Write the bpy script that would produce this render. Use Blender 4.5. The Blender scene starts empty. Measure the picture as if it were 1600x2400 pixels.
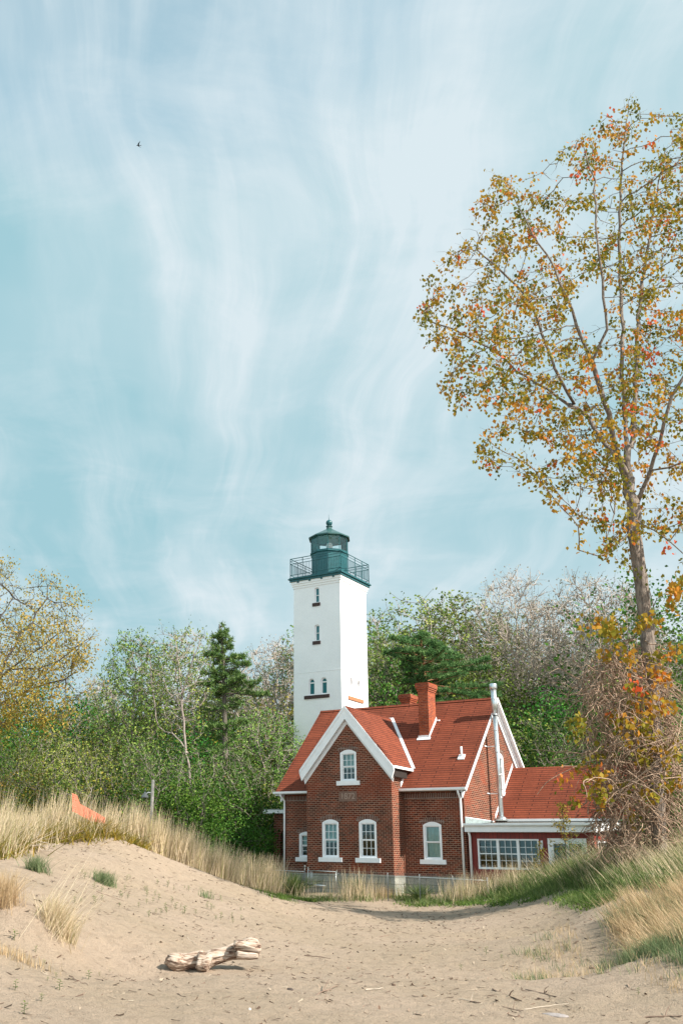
import bpy, math, random
import numpy as np
from mathutils import Vector, Matrix
C = bpy.context.scene.collection
R = math.radians
rnd = random.Random(7)
NR = np.random.RandomState(11)

# ------------------------------------------------------------------ camera, world, sun
CAM = np.array([22.328, -37.792, 0.908])
YAW, PITCH, ROLL, FPX, PX0, PY0 = 0.6426, 0.3230, -0.0270, 2330.5, 503.0, 1253.3
def rotm(y, p, r):
    cz, sz = math.cos(y), math.sin(y); Z = np.array([[cz, -sz, 0], [sz, cz, 0], [0, 0, 1.]])
    c, s = math.cos(p), math.sin(p); X = np.array([[1, 0, 0], [0, c, -s], [0, s, c]])
    c, s = math.cos(r), math.sin(r); Y = np.array([[c, 0, s], [0, 1, 0], [-s, 0, c]])
    return Z @ X @ Y
MROT = np.array(rotm(YAW, PITCH, ROLL))
cd = bpy.data.cameras.new('camera'); cam = bpy.data.objects.new('camera', cd); C.objects.link(cam)
mw = Matrix([[MROT[0, 0], MROT[0, 2], -MROT[0, 1], CAM[0]], [MROT[1, 0], MROT[1, 2], -MROT[1, 1], CAM[1]],
             [MROT[2, 0], MROT[2, 2], -MROT[2, 1], CAM[2]], [0, 0, 0, 1]])
cam.matrix_world = mw
cd.sensor_fit = 'VERTICAL'; cd.sensor_height = 36.0; cd.lens = FPX / 2400 * 36
cd.shift_x = (800 - PX0) / 2400; cd.shift_y = (PY0 - 1200) / 2400
cd.clip_start = 0.1; cd.clip_end = 3000
bpy.context.scene.camera = cam

SUN_AZ, SUN_EL = R(1.2), R(41.5)          # azimuth from +x towards +y
SD = Vector((math.cos(SUN_EL) * math.cos(SUN_AZ), math.cos(SUN_EL) * math.sin(SUN_AZ), math.sin(SUN_EL)))
sl = bpy.data.lights.new('sun', 'SUN'); sl.energy = 4.9; sl.angle = R(0.6); sl.color = (1.0, .93, .82)
so = bpy.data.objects.new('sun', sl); C.objects.link(so); so.location = (40, 0, 60)
so.rotation_euler = SD.to_track_quat('Z', 'Y').to_euler()

FW = np.array([-math.sin(YAW), math.cos(YAW), 0]); RT = np.array([math.cos(YAW), math.sin(YAW), 0])

w = bpy.data.worlds.new('World'); bpy.context.scene.world = w; w.use_nodes = True
def world_nodes():
    nt = w.node_tree; nt.nodes.clear(); N = nt.nodes.new; L = nt.links.new
    def n(t, **k):
        o = N(t)
        for a, b in k.items(): setattr(o, a, b)
        return o
    out = n('ShaderNodeOutputWorld'); bg = n('ShaderNodeBackground'); L(bg.outputs[0], out.inputs[0])
    sky = n('ShaderNodeTexSky', sky_type='NISHITA', sun_disc=False, sun_elevation=SUN_EL,
            sun_rotation=math.pi / 2 - SUN_AZ, air_density=1.0, dust_density=0.6, ozone_density=1.2)
    tc = n('ShaderNodeTexCoord'); sx = n('ShaderNodeSeparateXYZ'); L(tc.outputs['Generated'], sx.inputs[0])
    def m(op, a, b=None, c=None):
        o = n('ShaderNodeMath', operation=op)
        for i, v in enumerate((a, b, c)):
            if v is None: continue
            if isinstance(v, (int, float)): o.inputs[i].default_value = v
            else: L(v, o.inputs[i])
        return o.outputs[0]
    x, y, z = sx.outputs
    zz = m('ADD', m('MAXIMUM', z, 0.0), 0.16)
    fa = m('DIVIDE', m('ADD', m('MULTIPLY', x, float(FW[0])), m('MULTIPLY', y, float(FW[1]))), zz)
    fb = m('DIVIDE', m('ADD', m('MULTIPLY', x, float(RT[0])), m('MULTIPLY', y, float(RT[1]))), zz)
    def noise(a, b, sa, sb, off, scale, det, rough, dist):
        cb = n('ShaderNodeCombineXYZ'); L(m('MULTIPLY', a, sa), cb.inputs[0]); L(m('MULTIPLY', b, sb), cb.inputs[1]); cb.inputs[2].default_value = off
        t = n('ShaderNodeTexNoise'); L(cb.outputs[0], t.inputs['Vector']); t.inputs['Scale'].default_value = scale
        t.inputs['Detail'].default_value = det; t.inputs['Roughness'].default_value = rough; t.inputs['Distortion'].default_value = dist
        return t.outputs['Fac']
    def sstep(v, lo, hi, o0=0.0, o1=1.0):
        r = n('ShaderNodeMapRange', interpolation_type='SMOOTHSTEP'); L(v, r.inputs[0])
        for i, q in enumerate((lo, hi, o0, o1)): r.inputs[i + 1].default_value = q
        return r.outputs[0]
    wrp = noise(fa, fb, 1, 1, 3.1, 1.1, 3, .5, 0); wr2 = noise(fa, fb, 1, 1, 8.3, 1.3, 3, .5, 0)
    a2 = m('ADD', fa, m('MULTIPLY', m('SUBTRACT', wrp, .5), .7)); b2 = m('ADD', fb, m('MULTIPLY', m('SUBTRACT', wr2, .5), .34))
    streak = noise(a2, b2, .95, 5.0, 14.2, 1.0, 7, .55, .15)      # fibres running away from the viewer
    fib = noise(a2, b2, 1.4, 16.0, 2.4, 1.0, 7, .6, .3)
    broad = noise(fa, fb, 1.0, 1.5, 22.7, 1.35, 4, .5, .2)
    veil = noise(a2, b2, 2.6, 1.6, 1.7, 1.5, 9, .62, .25)
    S = sstep(streak, .38, .64); B = sstep(broad, .36, .64); V = sstep(veil, .42, .72); Fb = sstep(fib, .42, .68)
    back = m('MAXIMUM', m('MULTIPLY', m('ADD', m('MULTIPLY', x, float(FW[0])), m('MULTIPLY', y, float(FW[1]))), -1.0), 0.0)
    den = m('ADD', m('MULTIPLY', B, .34), m('MULTIPLY', S, .20))
    den = m('ADD', den, m('MULTIPLY', m('MULTIPLY', S, B), .22))
    den = m('ADD', den, m('MULTIPLY', V, .32)); den = m('ADD', den, m('MULTIPLY', m('MULTIPLY', Fb, m('ADD', S, .25)), .20))
    den = m('ADD', den, m('MULTIPLY', fb, .28)); den = m('ADD', den, -.02)
    den = m('ADD', den, m('MULTIPLY', m('MAXIMUM', m('SUBTRACT', .34, z), 0), 1.5)); den = m('ADD', den, m('MULTIPLY', back, .6))
    cov = m('MINIMUM', m('MAXIMUM', den, .04), .96)
    tint = n('ShaderNodeMix', data_type='RGBA', blend_type='MULTIPLY'); tint.inputs[0].default_value = 1
    L(sky.outputs[0], tint.inputs[6]); tint.inputs[7].default_value = (1.80, 1.84, 1.26, 1)
    mx = n('ShaderNodeMix', data_type='RGBA'); L(cov, mx.inputs[0]); cl = n('ShaderNodeVectorMath', operation='MINIMUM'); L(tint.outputs[2], cl.inputs[0]); cl.inputs[1].default_value = (1.6, 2.75, 3.1); L(cl.outputs[0], mx.inputs[6]); mx.inputs[7].default_value = (3.32, 3.80, 4.03, 1)
    vm = n('ShaderNodeVectorMath', operation='SCALE'); L(mx.outputs[2], vm.inputs[0]); L(m('ADD', 1.0, m('MULTIPLY', back, .75)), vm.inputs['Scale'])   # unseen sky behind the camera brightened, added to lift shaded faces
    L(vm.outputs[0], bg.inputs[0]); bg.inputs[1].default_value = 0.12
world_nodes()
vs = bpy.context.scene.view_settings
bpy.context.scene.display_settings.display_device = 'sRGB'
vs.view_transform = 'Standard'; vs.look = 'None'; vs.exposure = 0.88; vs.gamma = 1.0
bpy.context.scene.cycles.max_bounces = 6; bpy.context.scene.cycles.transparent_max_bounces = 12

# ------------------------------------------------------------------ helpers
def at(px, py, d):
    """world point seen at photo pixel px,py at forward distance d"""
    r = MROT @ np.array([(px - PX0) / FPX, 1, -(py - PY0) / FPX]); return CAM + r * (d / float(r @ FW))
def ud(u, d, z=0): return np.array([CAM[0], CAM[1], 0]) + RT * u + FW * d + np.array([0, 0, z])

def tag(o, label=None, cat=None, group=None, kind=None):
    if label: o['label'] = label
    if cat: o['category'] = cat
    if group: o['group'] = group
    if kind: o['kind'] = kind
    return o
ORG = {}
def thing(name, label, cat, loc=(0, 0, 0), group=None):
    o = bpy.data.objects.new(name, None); C.objects.link(o); o.location = loc; o.empty_display_size = .3
    ORG[o.name] = np.array(loc, float); return tag(o, label, cat, group)
def link(name, me, mat, parent=None):
    o = bpy.data.objects.new(name, me); C.objects.link(o)
    if mat: me.materials.append(mat)
    if parent:
        o.parent = parent; ORG[o.name] = ORG[parent.name]
    return o
def mesh_np(name, V, Q, uv=None, smooth=False):
    """V (n,3), Q (m,k) faces of equal size, uv (m,k,2)"""
    V = np.asarray(V, np.float32); Q = np.asarray(Q, np.int32); m, k = Q.shape
    me = bpy.data.meshes.new(name); me.vertices.add(len(V)); me.vertices.foreach_set('co', V.ravel())
    me.loops.add(m * k); me.loops.foreach_set('vertex_index', Q.ravel())
    me.polygons.add(m); me.polygons.foreach_set('loop_start', np.arange(0, m * k, k, dtype=np.int32))
    me.polygons.foreach_set('loop_total', np.full(m, k, np.int32))
    if smooth: me.polygons.foreach_set('use_smooth', np.ones(m, bool))
    if uv is not None:
        l = me.uv_layers.new(name='UVMap'); l.data.foreach_set('uv', np.asarray(uv, np.float32).ravel())
    me.update(calc_edges=True); me.validate(); return me

class MB:
    def __init__(s): s.v = []; s.f = []; s.uv = []; s.sm = []
    def face(s, pts, uv=None, smooth=False):
        b = len(s.v); s.v += [tuple(map(float, p)) for p in pts]; s.f.append(tuple(range(b, b + len(pts)))); s.sm.append(smooth)
        if uv is None:
            P = [Vector(p) for p in pts]; n = Vector((0, 0, 0))
            for i in range(len(P)): n += P[i].cross(P[(i + 1) % len(P)])
            if n.length < 1e-12: n = Vector((0, 0, 1))
            n.normalize()
            if abs(n.z) > .97: t, b2 = Vector((1, 0, 0)), Vector((0, 1, 0))
            else:
                t = Vector((0, 0, 1)).cross(n).normalized(); b2 = n.cross(t)
                if b2.z < 0: b2 = -b2
            uv = [(p.dot(t), p.dot(b2)) for p in P]
        s.uv.append(uv)
    def box(s, x0, x1, y0, y1, z0, z1, skip=''):
        a = [(x0, y0, z0), (x1, y0, z0), (x1, y1, z0), (x0, y1, z0), (x0, y0, z1), (x1, y0, z1), (x1, y1, z1), (x0, y1, z1)]
        for k, q in dict(b=(0, 3, 2, 1), t=(4, 5, 6, 7), f=(0, 1, 5, 4), r=(1, 2, 6, 5), k=(2, 3, 7, 6), l=(3, 0, 4, 7)).items():
            if k not in skip: s.face([a[i] for i in q])
        return s
    def hexa(s, a):
        for q in ((0, 3, 2, 1), (4, 5, 6, 7), (0, 1, 5, 4), (1, 2, 6, 5), (2, 3, 7, 6), (3, 0, 4, 7)): s.face([a[i] for i in q])
    def prism(s, poly, vec):
        """extrude planar polygon by vec"""
        P = [np.array(p, float) for p in poly]; v = np.array(vec, float); n = len(P)
        s.face(P); s.face([p + v for p in P][::-1])
        for i in range(n):
            j = (i + 1) % n; s.face([P[j], P[i], P[i] + v, P[j] + v])
        return s
    def tube(s, pts, rad, n=8, cap=True, smooth=True):
        pts = [Vector(p) for p in pts]; m = len(pts)
        if isinstance(rad, (int, float)): rad = [rad] * m
        rings = []; ref = None
        for i in range(m):
            d = (pts[min(i + 1, m - 1)] - pts[max(i - 1, 0)]).normalized()
            if ref is None: ref = d.orthogonal().normalized()
            ref = (ref - d * ref.dot(d)); ref = ref.normalized() if ref.length > 1e-6 else d.orthogonal().normalized()
            b = d.cross(ref)
            rings.append([pts[i] + (ref * math.cos(2 * math.pi * k / n) + b * math.sin(2 * math.pi * k / n)) * rad[i] for k in range(n)])
        for i in range(m - 1):
            for k in range(n):
                j = (k + 1) % n; s.face([rings[i][k], rings[i][j], rings[i + 1][j], rings[i + 1][k]], smooth=smooth)
        if cap: s.face(rings[0][::-1]); s.face(rings[-1])
        return s
    def lathe(s, c, prof, n=24, smooth=True, ph=0.0):
        for (r0, z0), (r1, z1) in zip(prof[:-1], prof[1:]):
            for k in range(n):
                a, b = ph + 2 * math.pi * k / n, ph + 2 * math.pi * (k + 1) / n
                q = [(c[0] + r0 * math.cos(a), c[1] + r0 * math.sin(a), c[2] + z0), (c[0] + r0 * math.cos(b), c[1] + r0 * math.sin(b), c[2] + z0),
                     (c[0] + r1 * math.cos(b), c[1] + r1 * math.sin(b), c[2] + z1), (c[0] + r1 * math.cos(a), c[1] + r1 * math.sin(a), c[2] + z1)]
                if r0 < 1e-5: q = [q[0], q[2], q[3]]
                elif r1 < 1e-5: q = q[:3]
                s.face(q, smooth=smooth)
        return s
    def build(s, name, mat, parent=None, weld=True):
        me = bpy.data.meshes.new(name); o0 = ORG[parent.name] if parent else np.zeros(3)
        me.from_pydata([(v[0] - o0[0], v[1] - o0[1], v[2] - o0[2]) for v in s.v], [], s.f)
        l = me.uv_layers.new(name='UVMap'); l.data.foreach_set('uv', [c for f in s.uv for p in f for c in p])
        me.polygons.foreach_set('use_smooth', s.sm); me.update()
        if weld and any(s.sm):
            import bmesh
            bm = bmesh.new(); bm.from_mesh(me); bmesh.ops.remove_doubles(bm, verts=bm.verts, dist=1e-5); bm.to_mesh(me); bm.free()
        return link(name, me, mat, parent)

# ------------------------------------------------------------------ materials
def mat(name):
    m = bpy.data.materials.new(name); m.use_nodes = True; nt = m.node_tree; b = nt.nodes['Principled BSDF']; return m, nt, b
def setp(b, **k):
    for a, v in k.items(): b.inputs[a.replace('_', ' ')].default_value = v
def ramp(nt, stops, interp='LINEAR'):
    r = nt.nodes.new('ShaderNodeValToRGB'); r.color_ramp.interpolation = interp; e = r.color_ramp.elements
    while len(e) > 1: e.remove(e[-1])
    e[0].position = stops[0][0]; e[0].color = (*stops[0][1], 1)
    for p, c in stops[1:]: x = e.new(p); x.color = (*c, 1)
    return r
def noise(nt, scale, det=4, rough=.5, vec=None, dist=0, w4=None):
    t = nt.nodes.new('ShaderNodeTexNoise'); t.inputs['Scale'].default_value = scale; t.inputs['Detail'].default_value = det
    t.inputs['Roughness'].default_value = rough; t.inputs['Distortion'].default_value = dist
    if vec: nt.links.new(vec, t.inputs['Vector'])
    return t
def mixc(nt, fac, a, b, mode='MIX'):
    m = nt.nodes.new('ShaderNodeMix'); m.data_type = 'RGBA'; m.blend_type = mode
    for i, v in ((0, fac), (6, a), (7, b)):
        if isinstance(v, (int, float)): m.inputs[i].default_value = v
        elif isinstance(v, tuple): m.inputs[i].default_value = (*v, 1)
        else: nt.links.new(v, m.inputs[i])
    return m.outputs[2]
def bump(nt, b, h, strength=.4, dist=.02):
    n = nt.nodes.new('ShaderNodeBump'); n.inputs['Strength'].default_value = strength; n.inputs['Distance'].default_value = dist
    nt.links.new(h, n.inputs['Height']); nt.links.new(n.outputs[0], b.inputs['Normal'])
def simple(name, col, rough=.6, var=.12, nscale=3, metallic=0, bmp=.0):
    m, nt, b = mat(name); t = noise(nt, nscale, 5, .6, nt.nodes.new('ShaderNodeTexCoord').outputs['Object'])
    lo = tuple(c * (1 - var) for c in col); hi = tuple(min(1, c * (1 + var)) for c in col)
    r = ramp(nt, [(.3, lo), (.7, hi)]); nt.links.new(t.outputs['Fac'], r.inputs[0]); nt.links.new(r.outputs[0], b.inputs['Base Color'])
    setp(b, Roughness=rough, Metallic=metallic)
    if bmp: bump(nt, b, t.outputs['Fac'], bmp, .02)
    return m
def brick_mat(name, c1, c2, mortar, bw=.215, rh=.0752, ms=.011, patch=None, offset=.5, bstr=.6, rough=.85, mort_smooth=.1, var=1.0):
    m, nt, b = mat(name); tc = nt.nodes.new('ShaderNodeTexCoord'); br = nt.nodes.new('ShaderNodeTexBrick'); L = nt.links.new
    L(tc.outputs['UV'], br.inputs['Vector']); br.offset = offset
    for k, v in {'Scale': 1, 'Brick Width': bw, 'Row Height': rh, 'Mortar Size': ms, 'Mortar Smooth': mort_smooth, 'Bias': 0}.items(): br.inputs[k].default_value = v
    br.inputs['Color1'].default_value = (*c1, 1); br.inputs['Color2'].default_value = (*c2, 1); br.inputs['Mortar'].default_value = (*mortar, 1)
    col = br.outputs['Color']
    g = noise(nt, 1.1, 6, .62, tc.outputs['Object']); rg = ramp(nt, [(.3, (1 - .28 * var,) * 3), (.7, (1 + .2 * var,) * 3)]); L(g.outputs['Fac'], rg.inputs[0])
    col = mixc(nt, 1.0, col, rg.outputs[0], 'MULTIPLY')
    g2 = noise(nt, 14, 3, .6, tc.outputs['Object']); rg2 = ramp(nt, [(.3, (1 - .2 * var,) * 3), (.7, (1 + .18 * var,) * 3)]); L(g2.outputs['Fac'], rg2.inputs[0])
    col = mixc(nt, 1.0, col, rg2.outputs[0], 'MULTIPLY')
    if patch:
        p = noise(nt, .75, 3, .55, tc.outputs['Object'], .3); rp = ramp(nt, [(.56, (0, 0, 0)), (.68, (.42, .42, .42))]); L(p.outputs['Fac'], rp.inputs[0])
        col = mixc(nt, rp.outputs[0], col, patch)
    L(col, b.inputs['Base Color']); setp(b, Roughness=rough); b.inputs['Specular IOR Level'].default_value = .2
    inv = nt.nodes.new('ShaderNodeMath'); inv.operation = 'SUBTRACT'; inv.inputs[0].default_value = 1; L(br.outputs['Fac'], inv.inputs[1])
    bump(nt, b, inv.outputs[0], bstr, .012); return m
M = {}
M['brick'] = brick_mat('red_brick', (.20, .044, .021), (.062, .021, .014), (.36, .22, .155), ms=.0095, patch=(.26, .046, .018))
M['brick_dark'] = brick_mat('soldier_brick', (.10, .035, .022), (.15, .045, .025), (.34, .28, .24), bw=.075, rh=.22, ms=.012, offset=0)
M['chimney'] = brick_mat('chimney_brick', (.40, .085, .032), (.20, .040, .022), (.30, .13, .08), bw=.2, rh=.07)
M['shingle'] = brick_mat('red_shingles', (.215, .054, .027), (.180, .045, .023), (.055, .014, .009), bw=1.3, rh=.132, ms=.017, bstr=.5, var=.85)  # dark lines between rows: joints with their shadow put into the colour
M['stone'] = brick_mat('stone_blocks', (.36, .36, .32), (.30, .31, .28), (.17, .17, .15), bw=.5, rh=.24, ms=.012)
M['white'] = simple('white_paint', (.84, .85, .87), .5, .05, 4)
M['whitewash'] = brick_mat('white_painted_brick', (.91, .91, .92), (.90, .90, .91), (.86, .86, .87), bw=.22, rh=.076, ms=.008, bstr=.12, rough=.55, var=.12)
M['green'] = simple('dark_green_iron', (.014, .092, .105), .35, .2, 6)
M['greenroof'] = simple('lantern_roof_copper', (.028, .085, .082), .32, .25, 5)
M['sill_shaded'] = simple('sandstone_shaded_tone', (.060, .035, .032), .85, .3, 18, bmp=.3)  # sill stone with the shade of the front face put into its colour
M['sill_sunlit'] = simple('sandstone_sunlit_tone', (.42, .17, .08), .85, .25, 18, bmp=.3)  # same sill stone, sunlight on the right face put into its colour
M['steel'] = simple('galvanised_steel', (.62, .66, .68), .28, .15, 12, metallic=.85)
M['dull'] = simple('dull_galvanised_wire', (.20, .21, .21), .7, .2, 12, metallic=.2)
M['flash'] = simple('grey_flashing', (.30, .37, .38), .45, .18, 5, metallic=.2)
M['roofgrey'] = simple('grey_roll_roofing', (.30, .32, .31), .8, .15, 6)
M['dark'] = simple('dark_soffit_and_shadow', (.02, .014, .012), .8, .2)
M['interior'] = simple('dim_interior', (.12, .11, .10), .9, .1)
M['curtain'] = simple('pale_curtain', (.72, .78, .76), .8, .12, 9)
M['wood_grey'] = simple('weathered_post', (.33, .30, .27), .85, .25, 9, bmp=.5)
def glass_mat(name, tint, refl, rough=.02):
    m = bpy.data.materials.new(name); m.use_nodes = True; nt = m.node_tree; nt.nodes.clear(); L = nt.links.new
    o = nt.nodes.new('ShaderNodeOutputMaterial'); t = nt.nodes.new('ShaderNodeBsdfTransparent'); g = nt.nodes.new('ShaderNodeBsdfGlossy')
    t.inputs[0].default_value = (*tint, 1); g.inputs['Roughness'].default_value = rough; g.inputs[0].default_value = (.85, .95, .95, 1)
    f = nt.nodes.new('ShaderNodeFresnel'); f.inputs[0].default_value = 1.5
    a = nt.nodes.new('ShaderNodeMath'); a.operation = 'ADD'; a.inputs[1].default_value = refl; L(f.outputs[0], a.inputs[0])
    mx = nt.nodes.new('ShaderNodeMixShader'); L(a.outputs[0], mx.inputs[0]); L(t.outputs[0], mx.inputs[1]); L(g.outputs[0], mx.inputs[2]); L(mx.outputs[0], o.inputs[0]); return m
M['glass'] = glass_mat('window_glass', (.55, .70, .70), .06)
M['lantern_glass'] = glass_mat('lantern_glass', (.90, .98, .98), .04, .0)
M['tealceil'] = simple('teal_ceiling', (.14, .46, .48), .6, .05, 5)
def teal_glass():
    m, nt, b = mat('teal_window'); setp(b, Base_Color=(.035, .16, .18, 1), Roughness=.12); return m
M['teal'] = teal_glass()
def siding():
    m, nt, b = mat('red_board_siding'); tc = nt.nodes.new('ShaderNodeTexCoord'); br = nt.nodes.new('ShaderNodeTexBrick'); L = nt.links.new
    L(tc.outputs['UV'], br.inputs['Vector']); br.offset = 0
    for k, v in {'Scale': 1, 'Brick Width': .17, 'Row Height': 30, 'Mortar Size': .010, 'Mortar Smooth': .3}.items(): br.inputs[k].default_value = v
    br.inputs['Color1'].default_value = (.235, .026, .018, 1); br.inputs['Color2'].default_value = (.20, .022, .016, 1); br.inputs['Mortar'].default_value = (.09, .012, .01, 1)
    t = noise(nt, 5, 5, .6, tc.outputs['Object']); r = ramp(nt, [(.3, (.8, .8, .8)), (.7, (1.15, 1.15, 1.15))]); L(t.outputs['Fac'], r.inputs[0])
    L(mixc(nt, 1., br.outputs['Color'], r.outputs[0], 'MULTIPLY'), b.inputs['Base Color']); setp(b, Roughness=.6); return m
M['siding'] = siding()
def leaf_mat(name, stops, trans=.35, objvar=.0, rough=.55):
    """per-leaf colour from uv.x; uv.y unused"""
    m = bpy.data.materials.new(name); m.use_nodes = True; nt = m.node_tree; nt.nodes.clear(); L = nt.links.new
    o = nt.nodes.new('ShaderNodeOutputMaterial'); uv = nt.nodes.new('ShaderNodeTexCoord'); sx = nt.nodes.new('ShaderNodeSeparateXYZ'); L(uv.outputs['UV'], sx.inputs[0])
    r = ramp(nt, stops); L(sx.outputs[0], r.inputs[0]); col = r.outputs[0]
    if objvar:
        oi = nt.nodes.new('ShaderNodeObjectInfo'); hs = nt.nodes.new('ShaderNodeHueSaturation')
        mr = nt.nodes.new('ShaderNodeMapRange'); mr.inputs[3].default_value = .5 - objvar * .35; mr.inputs[4].default_value = .5 + objvar * .2; L(oi.outputs['Random'], mr.inputs[0]); L(mr.outputs[0], hs.inputs['Hue'])
        wn = nt.nodes.new('ShaderNodeTexWhiteNoise'); wn.noise_dimensions = '1D'; L(oi.outputs['Random'], wn.inputs['W'])
        mr2 = nt.nodes.new('ShaderNodeMapRange'); mr2.inputs[3].default_value = .45; mr2.inputs[4].default_value = 1.2; L(wn.outputs['Value'], mr2.inputs[0]); L(mr2.outputs[0], hs.inputs['Value'])
        L(col, hs.inputs['Color']); col = hs.outputs[0]
    d = nt.nodes.new('ShaderNodeBsdfPrincipled'); L(col, d.inputs['Base Color']); d.inputs['Roughness'].default_value = rough; d.inputs['Specular IOR Level'].default_value = .12
    t = nt.nodes.new('ShaderNodeBsdfTranslucent'); L(col, t.inputs[0])
    mx = nt.nodes.new('ShaderNodeMixShader'); mx.inputs[0].default_value = trans; L(d.outputs[0], mx.inputs[1]); L(t.outputs[0], mx.inputs[2]); L(mx.outputs[0], o.inputs[0]); return m
def bark_mat(name, lo, hi, scale=6):
    m, nt, b = mat(name); tc = nt.nodes.new('ShaderNodeTexCoord'); mp = nt.nodes.new('ShaderNodeMapping'); mp.inputs['Scale'].default_value = (3, 3, .6); nt.links.new(tc.outputs['Object'], mp.inputs[0])
    t = noise(nt, scale, 6, .65, mp.outputs[0]); r = ramp(nt, [(.35, lo), (.65, hi)]); nt.links.new(t.outputs['Fac'], r.inputs[0]); nt.links.new(r.outputs[0], b.inputs['Base Color'])
    setp(b, Roughness=.9); bump(nt, b, t.outputs['Fac'], .9, .05); return m
M['leaf_green'] = leaf_mat('green_leaves', [(0, (.032, .095, .014)), (.5, (.07, .185, .028)), (1, (.17, .31, .05))], .22, .18)
M['leaf_bud'] = leaf_mat('spring_buds', [(0, (.07, .145, .03)), (.5, (.14, .25, .05)), (1, (.32, .40, .09))], .22, .12)
M['leaf_olive'] = leaf_mat('olive_gold_leaves', [(0, (.10, .13, .02)), (.5, (.25, .24, .035)), (1, (.45, .35, .05))], .35, .10)
M['leaf_pink'] = leaf_mat('pinkish_catkins', [(0, (.30, .24, .20)), (.6, (.46, .38, .32)), (1, (.34, .36, .18))], .3, .06)
M['leaf_amber'] = leaf_mat('amber_leaves', [(0, (.12, .13, .02)), (.3, (.27, .23, .025)), (.62, (.43, .235, .03)), (.87, (.56, .20, .03)), (1, (.60, .11, .04))], .4)
M['leaf_oak'] = leaf_mat('ochre_oak_buds', [(0, (.20, .20, .045)), (.5, (.36, .28, .055)), (1, (.52, .30, .06))], .35)
M['needle'] = leaf_mat('pine_needles', [(0, (.06, .12, .035)), (.6, (.12, .21, .06)), (1, (.24, .30, .10))], .15)
M['needle2'] = leaf_mat('blue_green_needles', [(0, (.055, .13, .045)), (.6, (.11, .22, .075)), (1, (.18, .29, .10))], .15)
M['bark'] = bark_mat('grey_bark', (.055, .045, .036), (.19, .165, .135))
M['bark_pale'] = bark_mat('pale_bark', (.17, .14, .12), (.44, .37, .33))
M['bark_dark'] = bark_mat('dark_bark', (.035, .028, .024), (.11, .09, .075))
M['bark_mid'] = bark_mat('furrowed_brown_bark', (.085, .065, .052), (.30, .245, .205))
M['twig_tan'] = bark_mat('tan_twigs', (.27, .22, .18), (.52, .44, .37))
M['vine'] = bark_mat('dry_vine_stems', (.22, .13, .085), (.50, .36, .26), 4)
def drift_mat():
    m, nt, b = mat('driftwood'); tc = nt.nodes.new('ShaderNodeTexCoord'); mp = nt.nodes.new('ShaderNodeMapping'); mp.vector_type = 'TEXTURE'; mp.inputs['Rotation'].default_value = (0, 0, YAW); mp.inputs['Scale'].default_value = (.55, .07, .07); nt.links.new(tc.outputs['Object'], mp.inputs[0])
    t = noise(nt, 1.6, 8, .62, mp.outputs[0], .6); r = ramp(nt, [(.38, (.07, .036, .025)), (.45, (.26, .17, .12)), (.52, (.42, .33, .26)), (.72, (.60, .51, .44))]); nt.links.new(t.outputs['Fac'], r.inputs[0]); nt.links.new(r.outputs[0], b.inputs['Base Color'])
    setp(b, Roughness=.9); bump(nt, b, t.outputs['Fac'], 1.0, .04); return m
M['drift'] = drift_mat()
M['stick'] = simple('dead_twig', (.22, .15, .11), .9, .3, 20)
M['stick_pale'] = simple('pale_twig', (.50, .42, .34), .9, .2, 20)
M['grass_dry'] = leaf_mat('dry_grass', [(0, (.30, .24, .11)), (.12, (.34, .34, .14)), (.4, (.54, .43, .28)), (.8, (.68, .55, .39)), (1, (.76, .65, .48))], .25)
M['grass_tan'] = leaf_mat('orange_tan_grass', [(0, (.30, .24, .12)), (.15, (.40, .28, .15)), (.5, (.52, .38, .23)), (1, (.64, .50, .33))], .25)
M['grass_green'] = leaf_mat('green_grass', [(0, (.05, .095, .025)), (.45, (.115, .175, .055)), (.8, (.20, .25, .09)), (1, (.42, .36, .18))], .3)
M['grass_blue'] = leaf_mat('blue_green_beach_grass', [(0, (.09, .14, .06)), (.6, (.17, .23, .11)), (1, (.38, .36, .20))], .3)
M['weed'] = leaf_mat('fresh_green_weeds', [(0, (.05, .095, .022)), (.6, (.11, .185, .04)), (1, (.25, .32, .07))], .35)
M['orange_net'] = simple('orange_plastic_netting', (.62, .15, .09), .5, .1)

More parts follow.
